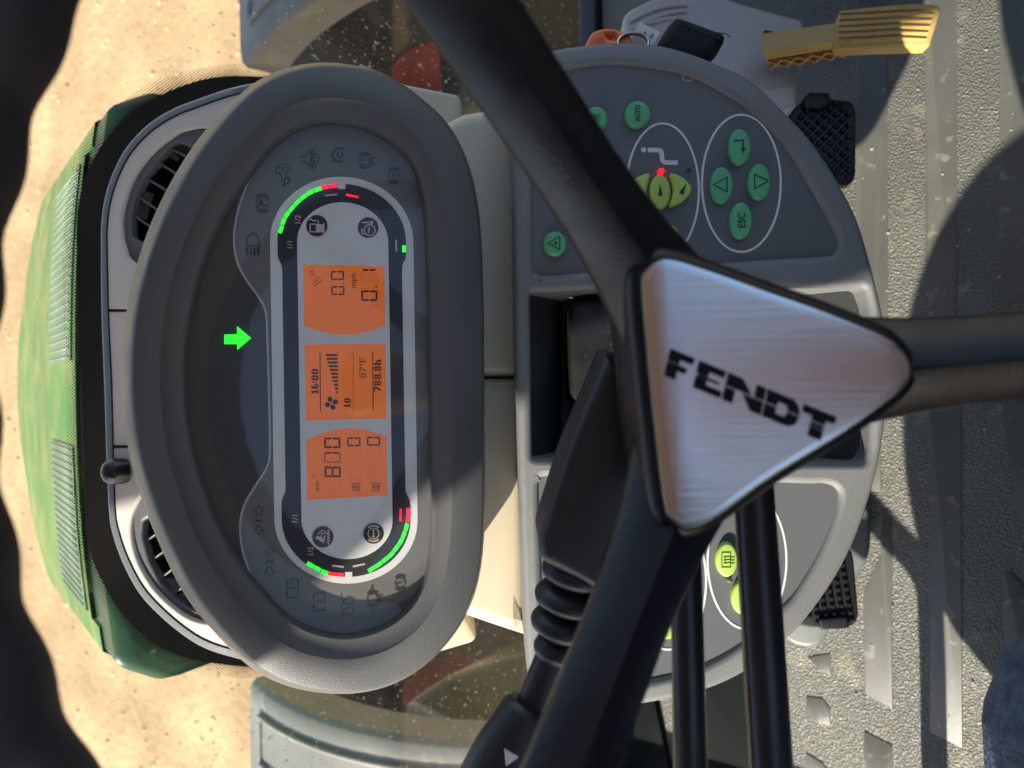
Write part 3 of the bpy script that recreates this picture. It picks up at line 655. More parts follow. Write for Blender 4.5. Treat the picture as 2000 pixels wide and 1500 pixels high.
# ================================================================== DASHBOARD TOP (beige cowl with two vents)
cowl = thing('dashboard_cowl', PW.pt(215, 738), 'beige dashboard top with two black louvred air vents behind the cluster', 'dashboard')
CO = [(520,158),(450,172),(377,197),(337,213),(293,240),(253,280),(227,323),(207,377),(198,433),(197,500),(198,600),(200,667),(203,740),(205,800),(208,900),(213,1000),(220,1043),(240,1100),(273,1160),(317,1207),(367,1247),(410,1270),(467,1287),(520,1300)]
outer = spline(CO, 5, False)
inner_c = Vector((560, 735))
def shrink(pts, k): return [p+(inner_c-p).normalized()*k for p in pts]
o1 = outer; o2 = shrink(outer, 13); o3 = shrink(outer, 17); o4 = shrink(outer, 40); o5 = shrink(outer, 150); o6 = shrink(outer, 230)
def rr(ps, h): return [PW.pt(p.x, p.y, h) for p in ps]
loft('cowl_edge', [[p+Vector((0, .01, -.07)) for p in rr(o1, -.01)], rr(o1, -.006), rr(shrink(outer, 3), -.001), rr(o2, .000), rr(o2, -.004)], M_TRIM, cowl, closed=False)
VENT_R = [(332,284),(346,276),(375,290),(420,330),(420,420),(330,500),(278,473),(257,464),(256,450),(257,416),(266,380),(284,344),(308,314)]
VENT_L = [(300,1006),(288,1012),(278,1017),(277,1047),(290,1093),(313,1140),(340,1170),(367,1188),(382,1192),(440,1192),(440,1100),(360,1010)]
RING_R = spline([(410,254),(360,254),(336,266),(300,294),(270,330),(250,370),(238,416),(237,450),(243,482),(260,512),(340,540),(470,470),(480,330)], 4)
RING_L = spline([(300,940),(272,973),(257,1007),(256,1050),(270,1100),(303,1153),(347,1193),(380,1211),(415,1217),(470,1215),(480,1100),(400,950)], 4)
def cowl_piece(a, b):
    sel = range(a, b)
    poly = [o2[i] for i in sel]+[o6[i] for i in reversed(sel)]
    holes = [h for h in (RING_R, RING_L) if all(min(q.y for q in poly) < p.y < max(q.y for q in poly) for p in h[:1])]
    return poly, holes
n = len(outer)
i1 = min(range(n), key=lambda i: abs(outer[i].y-606)); i2 = min(range(n), key=lambda i: abs(outer[i].y-878))
def section(a, b, holes, gap0, gap1):
    poly = [o2[i] for i in range(a, b+1)]+[o6[i] for i in range(b, a-1, -1)]
    if gap0: poly[0] = Vector((poly[0].x, poly[0].y+gap0)); poly[-1] = Vector((poly[-1].x, poly[0].y))
    if gap1: k = b-a; poly[k] = Vector((poly[k].x, poly[k].y-gap1)); poly[k+1] = Vector((poly[k+1].x, poly[k].y))
    plate('cowl_panel', PW, poly, -.03, -.001, M_BEIGE2, cowl, holes=holes, bevel=.0022)
section(0, i1, [RING_R], 0, 1); section(i1, i2, [], 4, 4); section(i2, n-1, [RING_L], 1, 0)
def vent(ringp_, openp, louv, deep):
    ring = plate('vent_frame', PW, ringp_, -.012, -.0045, M_TRIM, cowl, holes=[rpoly(openp, 6, 3)], bevel=.002)
    plate('vent_duct', PW, ringp_, -.060, -.0118, M_BLACK, cowl, holes=[rpoly(openp, 6, 3)])
    plate('vent_duct', PW, [Vector(p).lerp(Vector((sum(q[0] for q in openp)/len(openp), sum(q[1] for q in openp)/len(openp))), -.25) for p in openp], -.062, -.058, M_BLACK, cowl)
    for a, b in louv:
        a, b = Vector(a), Vector(b); d = (b-a).normalized(); e = b+d*40
        A, B = PW.pt(a.x, a.y, -.010), PW.pt(e.x, e.y, -.010)
        nrm = PW.n; w = (B-A).normalized(); t = w.cross(nrm)*.0007
        dn = -nrm*.022 + w.cross(nrm)*.006
        V = [A+t, A-t, B-t, B+t, A+t+dn, A-t+dn, B-t+dn, B+t+dn]
        lo = from_data('vent_louver', V, [(3,2,1,0),(4,5,6,7),(0,1,5,4),(1,2,6,5),(2,3,7,6),(3,0,4,7)], M_RUBBER, cowl)
        tube('louver_edge', [A+nrm*.0004, B+nrm*.0004], .0010, M_TRIM, lo, n=8)
        pv = A+nrm*.000; lathe('louver_pin', pv-PW.ex*.004, pv+PW.ex*.004, [(0, .0018), (1, .0018)], M_TRIM, lo, n=8)
vent(RING_R, VENT_R, [((312,318),(342,338)),((288,349),(322,370)),((270,384),(305,408)),((260,420),(290,440)),((334,290),(365,306))], .03)
vent(RING_L, VENT_L, [((281,1060),(302,1045)),((295,1096),(318,1078)),((315,1129),(336,1112)),((340,1160),(357,1147)),((362,1182),(380,1168))], .03)
# sun sensor: a small black dome standing on the dash edge
sb = PW.pt(247, 919, -.004); st = PW.pt(206, 918, .0); ax = Vector((0, .2, 1)).normalized(); L_ = .019
lathe('light_sensor', sb, sb+ax*L_, [(0, .0105), (.55, .0105), (.60, .0102), (.62, .0098), (.75, .0092), (.88, .0072), (.96, .0042), (1., .0008)], M_GLOSSBLK, cowl, n=32)

# ================================================================== COLUMN SHROUD (beige) and side brackets
shroud = thing('column_shroud', PCOL.pt(975, 738) - Vector((0, 0, .3)), 'beige plastic steering column shroud between the cluster and the lower panel', 'column cover')
def half(pts): plate('shroud_half', PCOL, pts, -.16, 0, M_BEIGE, shroud, bevel=.012, seg=4)
half([(790,735.8),(780,330),(840,250),(905,216),(990,203),(1022,206),(1028,300),(1028,735.8)])
half([(790,738.6),(780,1130),(860,1185),(905,1206),(960,1225),(1024,1246),(1032,1240),(1032,1160),(1028,738.6)])
PB = Plane(at(860, 738, .66), Vector((0, -math.cos(R(50)), math.sin(R(50)))))
plate('side_bracket', PB, rpoly([(700,120),(790,163),(895,184),(902,196),(901,230),(860,330),(700,330)], 8), -.04, 0, M_BEIGE, shroud, bevel=.004)
plate('side_bracket', PB, rpoly([(700,1330),(820,1286),(922,1256),(930,1248),(930,1236),(860,1120),(700,1120)], 8), -.04, 0, M_BEIGE, shroud, bevel=.004)

# ================================================================== LOWER CONTROL PANEL
panel = thing('control_panel', PK.pt(1350, 740) - Vector((0, 0, .1)), 'grey half-round control panel with green push buttons under the steering wheel', 'control panel')
PO = [(1000,160),(1012,125),(1040,108),(1068,101),(1100,91),(1200,80),(1280,84),(1340,98),(1400,121),(1472,157),(1535,217),(1586,272),(1640,354),(1677,427),(1700,500),(1717,567),(1729,627),(1733,700),(1733,790),(1731,830),(1718,912),(1696,990),(1668,1066),(1628,1140),(1576,1212),(1530,1258),(1456,1315),(1380,1350),(1311,1367),(1247,1379),(1160,1384),(1080,1370),(1042,1345),(1028,1300),(1020,1150),(1013,950),(1008,800),(1003,500)]
KR = spline([(1042,200),(1046,165),(1062,145),(1096,136),(1200,124),(1290,134),(1350,148),(1420,184),(1472,222),(1535,285),(1609,409),(1632,455),(1637,472),(1632,490),(1612,499),(1476,507),(1250,524),(1143,531),(1061,537),(1047,530),(1042,515),(1042,350)], 4)
KL = spline([(1053,960),(1057,940),(1072,932),(1200,933),(1400,939),(1568,946),(1612,946),(1634,955),(1640,975),(1630,1015),(1600,1084),(1556,1156),(1528,1186),(1456,1254),(1378,1300),(1300,1324),(1200,1340),(1110,1336),(1075,1318),(1066,1290),(1058,1100)], 4)
CHAN = rpoly([(1034,572),(1200,562),(1690,560),(1700,600),(1706,760),(1700,880),(1690,905),(1400,903),(1040,896)], 10)
plate('housing', PK, spline(PO, 4), -.055, 0, M_PANEL, panel, holes=[KR, KL, CHAN], bevel=.005, seg=4, hole_depth=-.095, bottom=False)
kp_r = plate('keypad', PK, [p.lerp(Vector((1330, 330)), -.02) for p in KR], -.02, -.0035, M_KEYPAD, panel)
kp_l = plate('keypad', PK, [p.lerp(Vector((1330, 1130)), -.02) for p in KL], -.02, -.0035, M_KEYPAD, panel)
# recessed channel for the column: sloped floor and end walls
A = [PK.pt(1026, 560, -.004), PK.pt(1026, 905, -.004), PK.to(PK.uv(1115, 905), -.075), PK.to(PK.uv(1115, 560), -.075), PK.to(PK.uv(1560, 560), -.075), PK.to(PK.uv(1560, 905), -.075), PK.to(PK.uv(1712, 905), -.012), PK.to(PK.uv(1712, 560), -.012)]
from_data('channel', A, [(0, 1, 2, 3), (3, 2, 5, 4), (4, 5, 6, 7)], M_DARK, panel)
EYE = -.0031
def outl(cx, cy, rx, ry): prints('outline_print', PK, ringp(cx, cy, rx, ry, 4.2, n=64), EYE, M_WHITE, panel)
outl(1294, 372, 71, 131); outl(1448, 358, 77, 134); outl(1459, 1095, 77, 134); outl(1305, 1135, 74, 134)
def button(poly, m, draw=None, nm='button', top=.0016, bev=.0022):
    o = plate(nm, PK, poly, -.004, top, m, panel, bevel=bev, seg=4)
    if draw: prints('button_print', PK, draw, top+.0003, M_BTNTXT, o)
    return o
button(ell(1246,222,25.5,26), M_BTN, text_px('AUTO', 1245.5, 221.5, 10, -90, .02, .82))
def defrost(cx, cy, s=1.):
    o = stroke([(cx-8, cy-9), (cx-11, cy+1), (cx-6, cy+12), (cx+1, cy+1)], 1.8, True)
    for k in (-5, 0, 5): o += stroke([(cx+9, cy+k-2), (cx+5, cy+k), (cx+1, cy+k-2), (cx-4, cy+k)], 1.5)
    return o
button(ell(1164,231,23.5,23.5), M_BTN, defrost(1163, 231)); button(ell(1084,475.5,23,24), M_BTN, stroke([(1070,475),(1093.5,462),(1093.5,488)],2.,True)+stroke([(1081,475),(1090,475)],1.8)+stroke([(1085.5,470.5),(1085.5,479.5)],1.8))
button(ell(1445.6,286,22.3,35.5), M_BTN, stroke([(1434,275),(1451.5,273.5),(1451.5,290)],3.)+[[(1446,288),(1457,288),(1451.5,300)]])
button(ell(1410.6,360.7,22.3,35.5), M_BTN, stroke([(1393.5,361),(1420.5,346),(1420.5,374)],2.4,True)); button(ell(1484,354.4,22.3,35.5), M_BTN, stroke([(1501,353),(1474,340.5),(1474,369)],2.4,True))
button(ell(1448.4,430,22.3,35.5), M_BTN, text_px('ESC', 1448.5, 430, 14, -90, .02, .95))
button(ell(1289.8,374,21,34), M_BTNY, [[(1289.5,359),(1294.5,382),(1285,382)]])
button(spline([(1309,341),(1316,338),(1335,346),(1349,360),(1352,370),(1346,382),(1330,396),(1313,402),(1309,397),(1315,372)],4), M_BTNY, [[(1341,358),(1335,381),(1326,376)]])
button(spline([(1270,341),(1263,338),(1244,346),(1230,360),(1227,370),(1233,382),(1249,396),(1266,402),(1270,397),(1264,372)],4), M_BTNY)
button(spline([(1262,453),(1270,441),(1295,436),(1318,441),(1327,455),(1318,467),(1290,478),(1270,468)],4), M_BTNY)
lathe('indicator_light', PK.pt(1289,338,-.004), PK.pt(1289,338,-.004)+PK.n*.008, [(0,.0023),(.6,.0023),(.85,.0016),(1,.0004)], M_RED, panel, n=16)
prints('seat_symbol', PK, [ell(1257,292.5,5,5,18)]+stroke(rpoly([(1265,293),(1293,293),(1292,306),(1297,317.5),(1324,317.5)],7,5)[3:-3] if False else spline([(1265,293),(1280,293),(1290,294.5),(1292.5,301),(1293,309),(1296.5,316),(1306,317.5),(1324,317.5)],5,False), 9), EYE, M_WHITE, panel)
lathe('screw_dot', PK.pt(1345,333,-.0036), PK.pt(1345,333,-.0036)+PK.n*.0006, [(0,.0018),(1,.0018)], M_BLACK, panel, n=14)
def airflow(cx, cy):
    o = stroke([(cx-9, cy-14), (cx+8, cy-14), (cx+8, cy+15), (cx-9, cy+15)], 1.6, True)
    for k in (-5, 1, 7): o += stroke([(cx+16, cy+k-1), (cx+12, cy+k+1), (cx+7, cy+k-1), (cx-2, cy+k)], 1.4)+[[(cx-2, cy+k-2.2), (cx-6, cy+k), (cx-2, cy+k+2.2)]]
    return o
button(ell(1421,1094,21,34), M_BTNY, airflow(1419, 1093)); button(ell(1450,1168,19,33), M_BTNY)
for cx, cy in ((1421,1130),): lathe('indicator_light', PK.pt(cx,cy,-.004), PK.pt(cx,cy,-.004)+PK.n*.007, [(0,.0022),(.7,.0022),(1,.0006)], M_KEYPAD, panel, n=14)
button(ell(1305,1220,22,30), M_BTNY)
# fluff caught in the keypad edge
tube('stray_hair', [PK.pt(*p, .0005) for p in spline([(1333,147),(1334,154),(1340,158),(1347,158),(1352,155)],4,False)], .00018, M_WHITE, panel, n=5)

# ================================================================== STEERING WHEEL
e = R(58); yaw = -.06
AX = Vector((math.sin(yaw)*math.cos(e), -math.cos(e)*math.cos(yaw), math.sin(e)))      # towards the driver
HUB = at(1465, 757, .25)
PH = Plane(HUB, AX)
wheel = thing('steering_wheel', HUB - AX*.05, 'black three-spoke steering wheel with a brushed silver triangular badge', 'steering wheel')
DISH, RIN, TR = .070, .2145, .0165
RC = HUB+AX*DISH
def wdir(t): return PH.ex*math.cos(t)+PH.ey*math.sin(t)
V = []; F = []; NA, NB = 432, 20; NG = 41
t_ref = 0.0
best = None
for k in range(720):
    q = proj(RC+wdir(2*math.pi*k/720)*RIN); dd = (q-Vector((6, 820))).length
    if best is None or dd < best[0]: best = (dd, 2*math.pi*k/720)
t_ref = best[1]
for i in range(NA):
    t = 2*math.pi*i/NA; c = RC+wdir(t)*(RIN+TR); dr = wdir(t)
    wv = .5+.5*math.cos((t-t_ref)*NG); wv = wv**.8
    for j in range(NB):
        a = 2*math.pi*j/NB; ca, sa = math.cos(a), math.sin(a)
        r = TR*(1.0 + .0*ca)
        inn = max(0, -ca)
        r += (wv-.5)*.0025*inn**.7
        V.append(c+dr*(r*ca)+AX*(r*1.12*sa))
for i in range(NA):
    for j in range(NB): F.append((i*NB+j, ((i+1) % NA)*NB+j, ((i+1) % NA)*NB+(j+1) % NB, i*NB+(j+1) % NB))
from_data('rim', V, F, mat('rim_leather', (.022, .024, .030), .5, bump=(900, .3, .0008)), wheel, True)
BADGE = spline([(1252,552),(1260,528),(1286,509),(1318,509),(1400,535),(1500,571),(1600,606),(1720,655),(1760,684),(1776,718),(1762,757),(1660,834),(1500,934),(1400,1006),(1350,1030),(1316,1021),(1297,985),(1276,820),(1260,660)], 6)
b2 = [PH.uv(p.x, p.y, 0) for p in BADGE]
if area2(b2) < 0: b2 = b2[::-1]
hubo = offset(b2, -.0048)
plate2('hub', PH, hubo, -.075, -.001, M_WHEEL, wheel, bevel=.006, seg=5)
badge = plate2('badge', PH, b2, -.004, .0022, M_BADGE_E, wheel, bevel=.0016, seg=2)
plate2('badge_face', PH, offset(b2, .0026), .001, .0028, M_BADGE, badge, bevel=.0004, seg=2)
# lettering, two stacked stripes per letter
ox, oy = Vector((260, 108))/260*1.0, Vector((-11, 47))/47
L0 = Vector((1310, 682))
def lt(pts): return [L0+ox*x+oy*y for x, y in pts]
H = 50
letters = {
 'F': [[(0,0),(46,0),(44,11),(20,11),(20,20),(0,20)], [(0,24),(36,24),(35,33),(19,33),(19,H),(0,H)]],
 'E': [[(0,0),(50,0),(48,11),(20,11),(20,21),(0,21)], [(3,24.5),(42,24.5),(42,27),(3,27)], [(0,30),(19,30),(19,39),(50,39),(50,H),(0,H)]],
 'N': [[(0,0),(24,0),(44,22),(0,22)], [(52,0),(66,0),(66,22),(52,22)], [(0,27),(15,27),(15,H),(0,H)], [(33,27),(66,27),(66,H),(50,H)]],
 'D': [[(0,0),(50,0),(62,9),(66,22),(46,22),(42,13),(20,13),(20,22),(0,22)], [(0,27),(20,27),(20,38),(42,38),(46,27),(66,27),(62,42),(50,H),(0,H)]],
 'T': [[(0,0),(60,0),(58,12),(42,12),(42,21),(20,21),(20,12),(0,12)], [(20,26),(41,26),(41,31),(20,31)], [(20,35),(41,35),(41,H+1),(20,H+1)]]}
for ch, x0, sc in (('F',0,1.),('E',57,1.),('N',114,1.08),('D',192,.95),('T',262,1.)):
    for blk in letters[ch]:
        plate2('badge_letter', PH, offset((lambda q: q if area2(q) > 0 else q[::-1])([PH.uv(*p, .0028) for p in lt([(x0+x*sc, y) for x, y in blk])]), -.00022), .002, .0034, M_LETTER, badge)
# spokes: lofted five-sided section from hub corner to rim
def find_t(px, corner):
    best = None
    for k in range(1440):
        t = 2*math.pi*k/1440; K = proj(HUB+wdir(t)*.05-AX*.018); Q = proj(RC+wdir(t)*(RIN+.004)); d = Q-K
        if d.length < 1: continue
        s = (px-K).dot(d)/d.length_squared
        if s < 0: continue
        dist = (px-(K+d*s)).length
        if best is None or dist < best[0]: best = (dist, t)
    return best[1]
for tgt, tw in ((Vector((910, 0)), 0.0), (Vector((1122, 1500)), 0.0), (Vector((2000, 694)), 0.0)):
    t = find_t(tgt, None); rings = []
    P0 = HUB+wdir(t)*.030-AX*.030; P1 = RC+wdir(t)*(RIN+.010)-AX*.002
    T = AX.cross(wdir(t))
    dirn = (P1-P0).normalized(); Nn = T.cross(dirn)*-1
    if Nn.dot(AX) < 0: Nn = -Nn
    sec = [(-.92, -.6), (-1, -.35), (-1.02, .0), (-.96, .14), (-.10, .93), (0, .97), (.10, .93), (.96, .14), (1.02, .0), (1, -.35), (.92, -.6), (.75, -.8), (-.75, -.8)]
    for s in [0, .08, .16, .24, .32, .45, .6, .75, .9, 1.]:
        wd = .0140 + .009*max(0, 1-s/.34)**2 + .004*max(0, (s-.8)/.2); hh = .0125+.006*max(0, 1-s/.3)
        c = P0.lerp(P1, s)
        rings.append([c+T*(a*wd)+Nn*(b*hh) for a, b in sec])
    loft('spoke', rings, M_WHEEL, wheel, ang=33)
# steering column below the hub
tube('column', [HUB-AX*.07, HUB-AX*.12, HUB-AX*.28], [.030, .024, .024], M_RUBBER, wheel, n=32)
plate('column_clamp', PK, rpoly([(1112,600),(1124,588),(1260,580),(1260,850),(1160,850),(1130,812),(1114,770)], 12), -.07, -.028, mat('worn_black_steel', (.018, .019, .018), .38, metal=.3, var=(40, .3), speck=(500, .64, (.22, .21, .18), .4)), panel, bevel=.004)

# ================================================================== STALK LEVER (left of the column)
PS = Plane(at(1120, 900, .345), -_d, Vector((1, 0, 0)))
stalk = thing('stalk_lever', at(1150, 900, .38), 'black indicator stalk with ribbed rubber bellows left of the steering wheel hub', 'lever')
plate('lever_housing', PS, rpoly([(1196,668),(1240,740),(1260,900),(1225,1010),(1180,1165),(1058,1098),(1052,1060),(1070,1000),(1104,890)], 14), -.06, 0, M_RUBBER, stalk, bevel=.006, seg=5)
a0, a1 = at(1132, 1085, .362), at(1088, 1285, .372)
N_ = 4
for k in range(N_):
    p = a0.lerp(a1, (k+.1)/N_); q = a0.lerp(a1, (k+1.15)/N_); r = [.0172, .0180, .0172, .0130][k]
    lathe('bellows_fold', p, q, [(0, r*.55), (.18, r*.86), (.38, r*.98), (.52, r), (.66, r*.96), (.84, r*.72), (1, r*.55)], M_RUBBER, stalk, n=36, sharp=80)
rodA, rodB = at(1095, 1250, .372), at(1035, 1400, .372)
lathe('lever_rod', rodA, rodB, [(0, .0092), (1, .0095)], M_RUBBER, stalk)
h0, h1 = at(1041, 1380, .371), at(935, 1570, .365)
hd = lathe('lever_handle', h0, h1, [(0, .0085), (.0, .0125), (.03, .0142), (.08, .0150), (.5, .0172), (.92, .0165), (1, .010)], M_RUBBER, stalk)
PM = Plane(at(1000, 1470, .3515), -_d)
plate('arrow_mark', PM, [(985,1466),(1012,1480),(988,1497)], -.002, .0006, M_WHITE, hd)

# two straight column levers
def lever(pts, dep, wpx, label):
    t = thing('column_lever', at(*pts[0], dep), label, 'lever', 'straight levers under the steering wheel hub')
    r = wpx/2/FPX*dep; a, b = at(*pts[0], dep), at(*pts[1], dep*.97)
    lathe('lever_rod', a, b, [(0, r), (1, r*1.1)], M_GLOSSBLK, t, n=32)
    lathe('lever_collar', a.lerp(b, -.06), a.lerp(b, .05), [(0, r*.9), (.1, r*1.06), (.9, r*1.06), (1, r*1.0)], M_RUBBER, t, n=32)
lever(((1338,1040),(1352,1640)), .335, 60, 'slim black lever rod nearer the stalk, pointing left under the wheel')
lever(((1467,880),(1515,1640)), .325, 76, 'thicker black lever rod nearer the floor mat, pointing left under the wheel')

# ================================================================== PEDALS
PP = Plane(atZ(1620, 300, .12), Vector((0, -.45, .9)))
def pedal(outline, tabp, label, ang, name='pedal'):
    t = thing('brake_pedal', PP.pt(*outline[0])-Vector((0, 0, .1)), label, 'pedal', 'black studded pedals on the floor')
    plate('pad', PP, rpoly(outline, 9), -.014, 0, M_PAD, t, bevel=.003)
    plate('tab', PP, rpoly(tabp, 4), -.006, .007, M_PAD, t, bevel=.002)
    V = []; F = []
    u2 = [PP.uv(*p) for p in outline]
    if area2(u2) < 0: u2 = u2[::-1]
    ins = offset(u2, .0045)
    def inside(q, poly):
        c = False
        for i in range(len(poly)):
            a, b = poly[i-1], poly[i]
            if (a.y > q.y) != (b.y > q.y) and q.x < (b.x-a.x)*(q.y-a.y)/(b.y-a.y)+a.x: c = not c
        return c
    stp = .0083; ca, sa = math.cos(R(ang)), math.sin(R(ang)); cx = sum(p.x for p in u2)/len(u2); cy = sum(p.y for p in u2)/len(u2)
    tb = [PP.uv(*p) for p in tabp]
    for i in range(-16, 17):
        for j in range(-16, 17):
            q = Vector((cx+(i*ca-j*sa)*stp, cy+(i*sa+j*ca)*stp))
            if not inside(q, ins) or inside(q, tb): continue
            b0 = len(V); w = stp*.44; w2 = stp*.13
            for hh, ww in ((-.001, w), (.0042, w2)):
                for dx, dy in ((-1, -1), (1, -1), (1, 1), (-1, 1)): V.append(PP.to(q+Vector(((dx*ca-dy*sa)*ww, (dx*sa+dy*ca)*ww)), hh))
            F += [(b0+k, b0+(k+1) % 4, b0+4+(k+1) % 4, b0+4+k) for k in range(4)]+[(b0+4, b0+5, b0+6, b0+7)]
    s = from_data('tread_studs', V, F, M_PAD, t); s['kind'] = 'stuff'
    c = PP.to(Vector((cx, cy)), -.012); tube('pedal_arm', [c, c+Vector((0, .12, .02)), c+Vector((0, .22, .12))], .011, M_PAD, t)
    return t
pedal([(1560,204),(1582,188),(1664,197),(1673,212),(1672,346),(1659,362),(1600,364),(1545,340),(1540,220)], [(1566,196),(1580,180),(1620,181),(1624,198),(1612,210),(1572,210)], 'black studded pedal pad beside the orange pedal', 45)
pedal([(1540,1090),(1662,1072),(1668,1090),(1678,1203),(1672,1218),(1655,1228),(1580,1226),(1530,1215)], [(1600,1210),(1654,1205),(1660,1228),(1604,1231)], 'black studded pedal pad on the left, lit by the sun', 8)
PQ = Plane(atZ(1640, 1150, .03), Vector((0, -.2, 1)))
cov = plate('pedal_guard', PQ, rpoly([(1560,985),(1694,985),(1701,1040),(1698,1085),(1672,1135),(1640,1200),(1617,1240),(1604,1260),(1580,1268),(1545,1260),(1520,1236)], 16), -.012, 0, mat('grey_guard', (.13, .14, .13), .4, var=(12, .15)), None, bevel=.006, seg=4)
tag(cov, 'pale grey rounded plastic guard under the left pedal pad', 'guard')

# accelerator pedal: yellow ribbed pad on an arm out of a beige housing
PA = Plane(at(1640, 70, .72), Vector((0, -.42, .9)))
acc = thing('accelerator_pedal', PA.pt(1500, 90), 'yellow ribbed accelerator pedal, its tip lit by the sun', 'pedal')
arm_t = [PA.pt(*p) for p in ((1488,66),(1640,44),(1640,80),(1490,104))]
low = [p+Vector((-.004, .0, -.030)) for p in arm_t]
from_data('arm', arm_t+[q.lerp(p, .55) for p, q in zip(arm_t, low)], [(0,1,2,3),(0,3,7,4),(3,2,6,7),(2,1,5,6),(1,0,4,5)], M_YEL, acc)
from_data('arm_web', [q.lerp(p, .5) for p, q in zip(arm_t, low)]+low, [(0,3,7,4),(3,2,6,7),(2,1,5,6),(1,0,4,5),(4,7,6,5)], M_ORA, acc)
for k in range(5):
    a = arm_t[3].lerp(arm_t[2], k/5); b = low[3].lerp(low[2], (k+1)/5); c = low[3].lerp(low[2], k/5); d_ = arm_t[3].lerp(arm_t[2], (k+1)/5)
    off = Vector((-.0012, 0, 0))
    tube('web_rib', [a.lerp(c, .5)+off, b+off], .0012, M_YEL, acc, n=6); tube('web_rib', [c+off, d_.lerp(b, .5)+off], .0012, M_YEL, acc, n=6)
padp = rpoly([(1641,20),(1700,12),(1790,5),(1834,9),(1839,20),(1817,90),(1787,90),(1700,93),(1640,96),(1631,86)], 7)
plate('pad', PA, padp, -.012, .004, M_YEL, acc, bevel=.003)
for k in range(6):
    y0 = 25+k*11.8; tube('pad_rib', [PA.pt(x, y+.0, .0045) for x, y in ((1640+(-k*1.2), y0), (1700, y0-4), (1760, y0-8), (1826-k*3.4, y0-9+k*.3))], [.0016, .0021, .0021, .0012], M_YEL, acc, n=8)
hs = thing('pedal_housing', at(1450, 80, .74), 'pale beige moulded housing with ribs around the accelerator arm', 'housing')
PHs = Plane(at(1450, 80, .775), Vector((.10, -.55, .83)))
plate('shell', PHs, rpoly([(1214,120),(1218,30),(1230,17),(1268,-2),(1330,-26),(1390,-20),(1440,2),(1571,37),(1571,56),(1542,112),(1561,130),(1556,206),(1546,214),(1430,260),(1260,220)], 9), -.10, 0, M_BEIGE2, hs, bevel=.006, seg=4)
plate('lower_step', PHs, rpoly([(1440,178),(1556,166),(1557,206),(1546,213),(1440,240)], 5), -.02, .008, M_BEIGE2, hs, bevel=.004)
plate('arm_slot', PHs, rpoly([(1492,58),(1544,68),(1540,100),(1492,104)], 3), -.001, .0015, M_DARK, hs)
for pts in ([(1228,44),(1262,26),(1300,14),(1342,10)], [(1236,56),(1270,40),(1304,28),(1340,22)], [(1268,46),(1300,38),(1330,34)]):
    tube('rib', [PHs.pt(*p, .0005) for p in spline(pts, 4, False)], .0026, M_BEIGE2, hs, n=8)
box('seal_strip', (.20, .497, -.04), (.80, .515, .03), M_BLACK, hs) if False else None
sl_ = box('sill_seal', (-.70, .501, -.05), (.80, .53, .012), M_RUBBER, floor, .004)

# ================================================================== KEYS on the right of the panel
PKY = Plane(at(1280, 70, .575), Vector((0, -.55, .83)))
fob = thing('key_fob', PKY.pt(1190, 75), 'orange plastic key fob behind the control panel edge', 'key fob')
plate('fob_body', PKY, spline([(1146,100),(1148,78),(1158,62),(1178,54.5),(1200,55),(1222,63),(1234,74),(1236,100)], 5), -.008, 0, M_FOB, fob, holes=[rpoly([(1182,66),(1200,68),(1204,77),(1190,76)], 3)], bevel=.003, bottom=False)
prints('fob_outline', PKY, stroke([(1167,76),(1178,74),(1180,80),(1168,82)], 1.2, True), .0004, M_ORA, fob)
kr = thing('key_ring', PKY.pt(1238, 80), 'thin steel split ring between the orange fob and black pouch', 'key ring')
ringpts = [PKY.pt(1237+30*math.cos(R(a)), 83+19*math.sin(R(a)), .006+.004*math.sin(R(a))) for a in range(0, 361, 15)]
tube('ring_wire', ringpts, .0012, M_METAL, kr, n=8); tube('ring_wire', [p-PKY.n*.0022 for p in ringpts], .0012, M_METAL, kr, n=8)
tg = plate('paper_tag', PKY, rpoly([(1232,76),(1249,42),(1292,64),(1276,92),(1240,96)], 4), -.004, -.0022, M_TAG, None, bevel=.0005)
tag(tg, 'small white paper tag with print on the key ring', 'tag')
prints('tag_print', PKY, text_px('SN', 1273, 70, 6, -60, .01), -.0019, M_RED if False else M_RIM, tg); prints('tag_print', PKY, [[(1256,66),(1261,59),(1262,68),(1266,74),(1259,72)]], -.0019, M_BLACK, tg)
pch = plate('key_pouch', PKY, rpoly([(1278,92),(1308,42),(1322,29),(1332,29),(1416,60),(1420,68),(1416,80),(1408,85),(1392,116),(1300,112)], 8), -.018, .012, M_POUCH, None, bevel=.008, seg=4)
tag(pch, 'black fabric key pouch lying against the beige pedal housing', 'pouch')
tube('loose_thread', [PKY.pt(*p, .004) for p in ((1400,64),(1418,66),(1427,73))], .0004, M_POUCH, pch, n=5)

# ================================================================== WINDSHIELD
M_GLASS = glass_mat('windscreen_glass', (.95, .965, .95), .6, .016, 700, .74, [(120, .24, .55), (55, .15, .65), (240, .22, .4)])
shield = thing('windshield', Vector((0, .74, .4)), 'dusty windshield with black dotted border and dried water drops', 'windshield')
DO = spline([(560,128),(500,125),(450,126),(383,135),(333,147),(283,167),(240,197),(208,225),(167,270),(145,310),(135,350),(127,400),(122,467),(122,540),(123,617),(126,733),(128,833),(132,933),(135,1000),(140,1050),(157,1110),(180,1150),(213,1200),(243,1237),(283,1272),(333,1299),(400,1317),(483,1325),(545,1327)], 6, False)
BB = spline([(560,152),(500,150),(450,149),(400,155),(350,170),(300,192),(250,222),(213,263),(187,300),(163,350),(152,400),(148,467),(150,540),(152,617),(156,733),(159,833),(162,933),(164,1000),(167,1043),(180,1095),(205,1148),(233,1193),(265,1228),(300,1257),(350,1280),(400,1292),(450,1299),(500,1303),(545,1304)], 6, False)
BN = [p+(Vector((600, 735))-p).normalized()*130 for p in BB]
notch = [PG.uv(p.x, p.y) for p in BN]
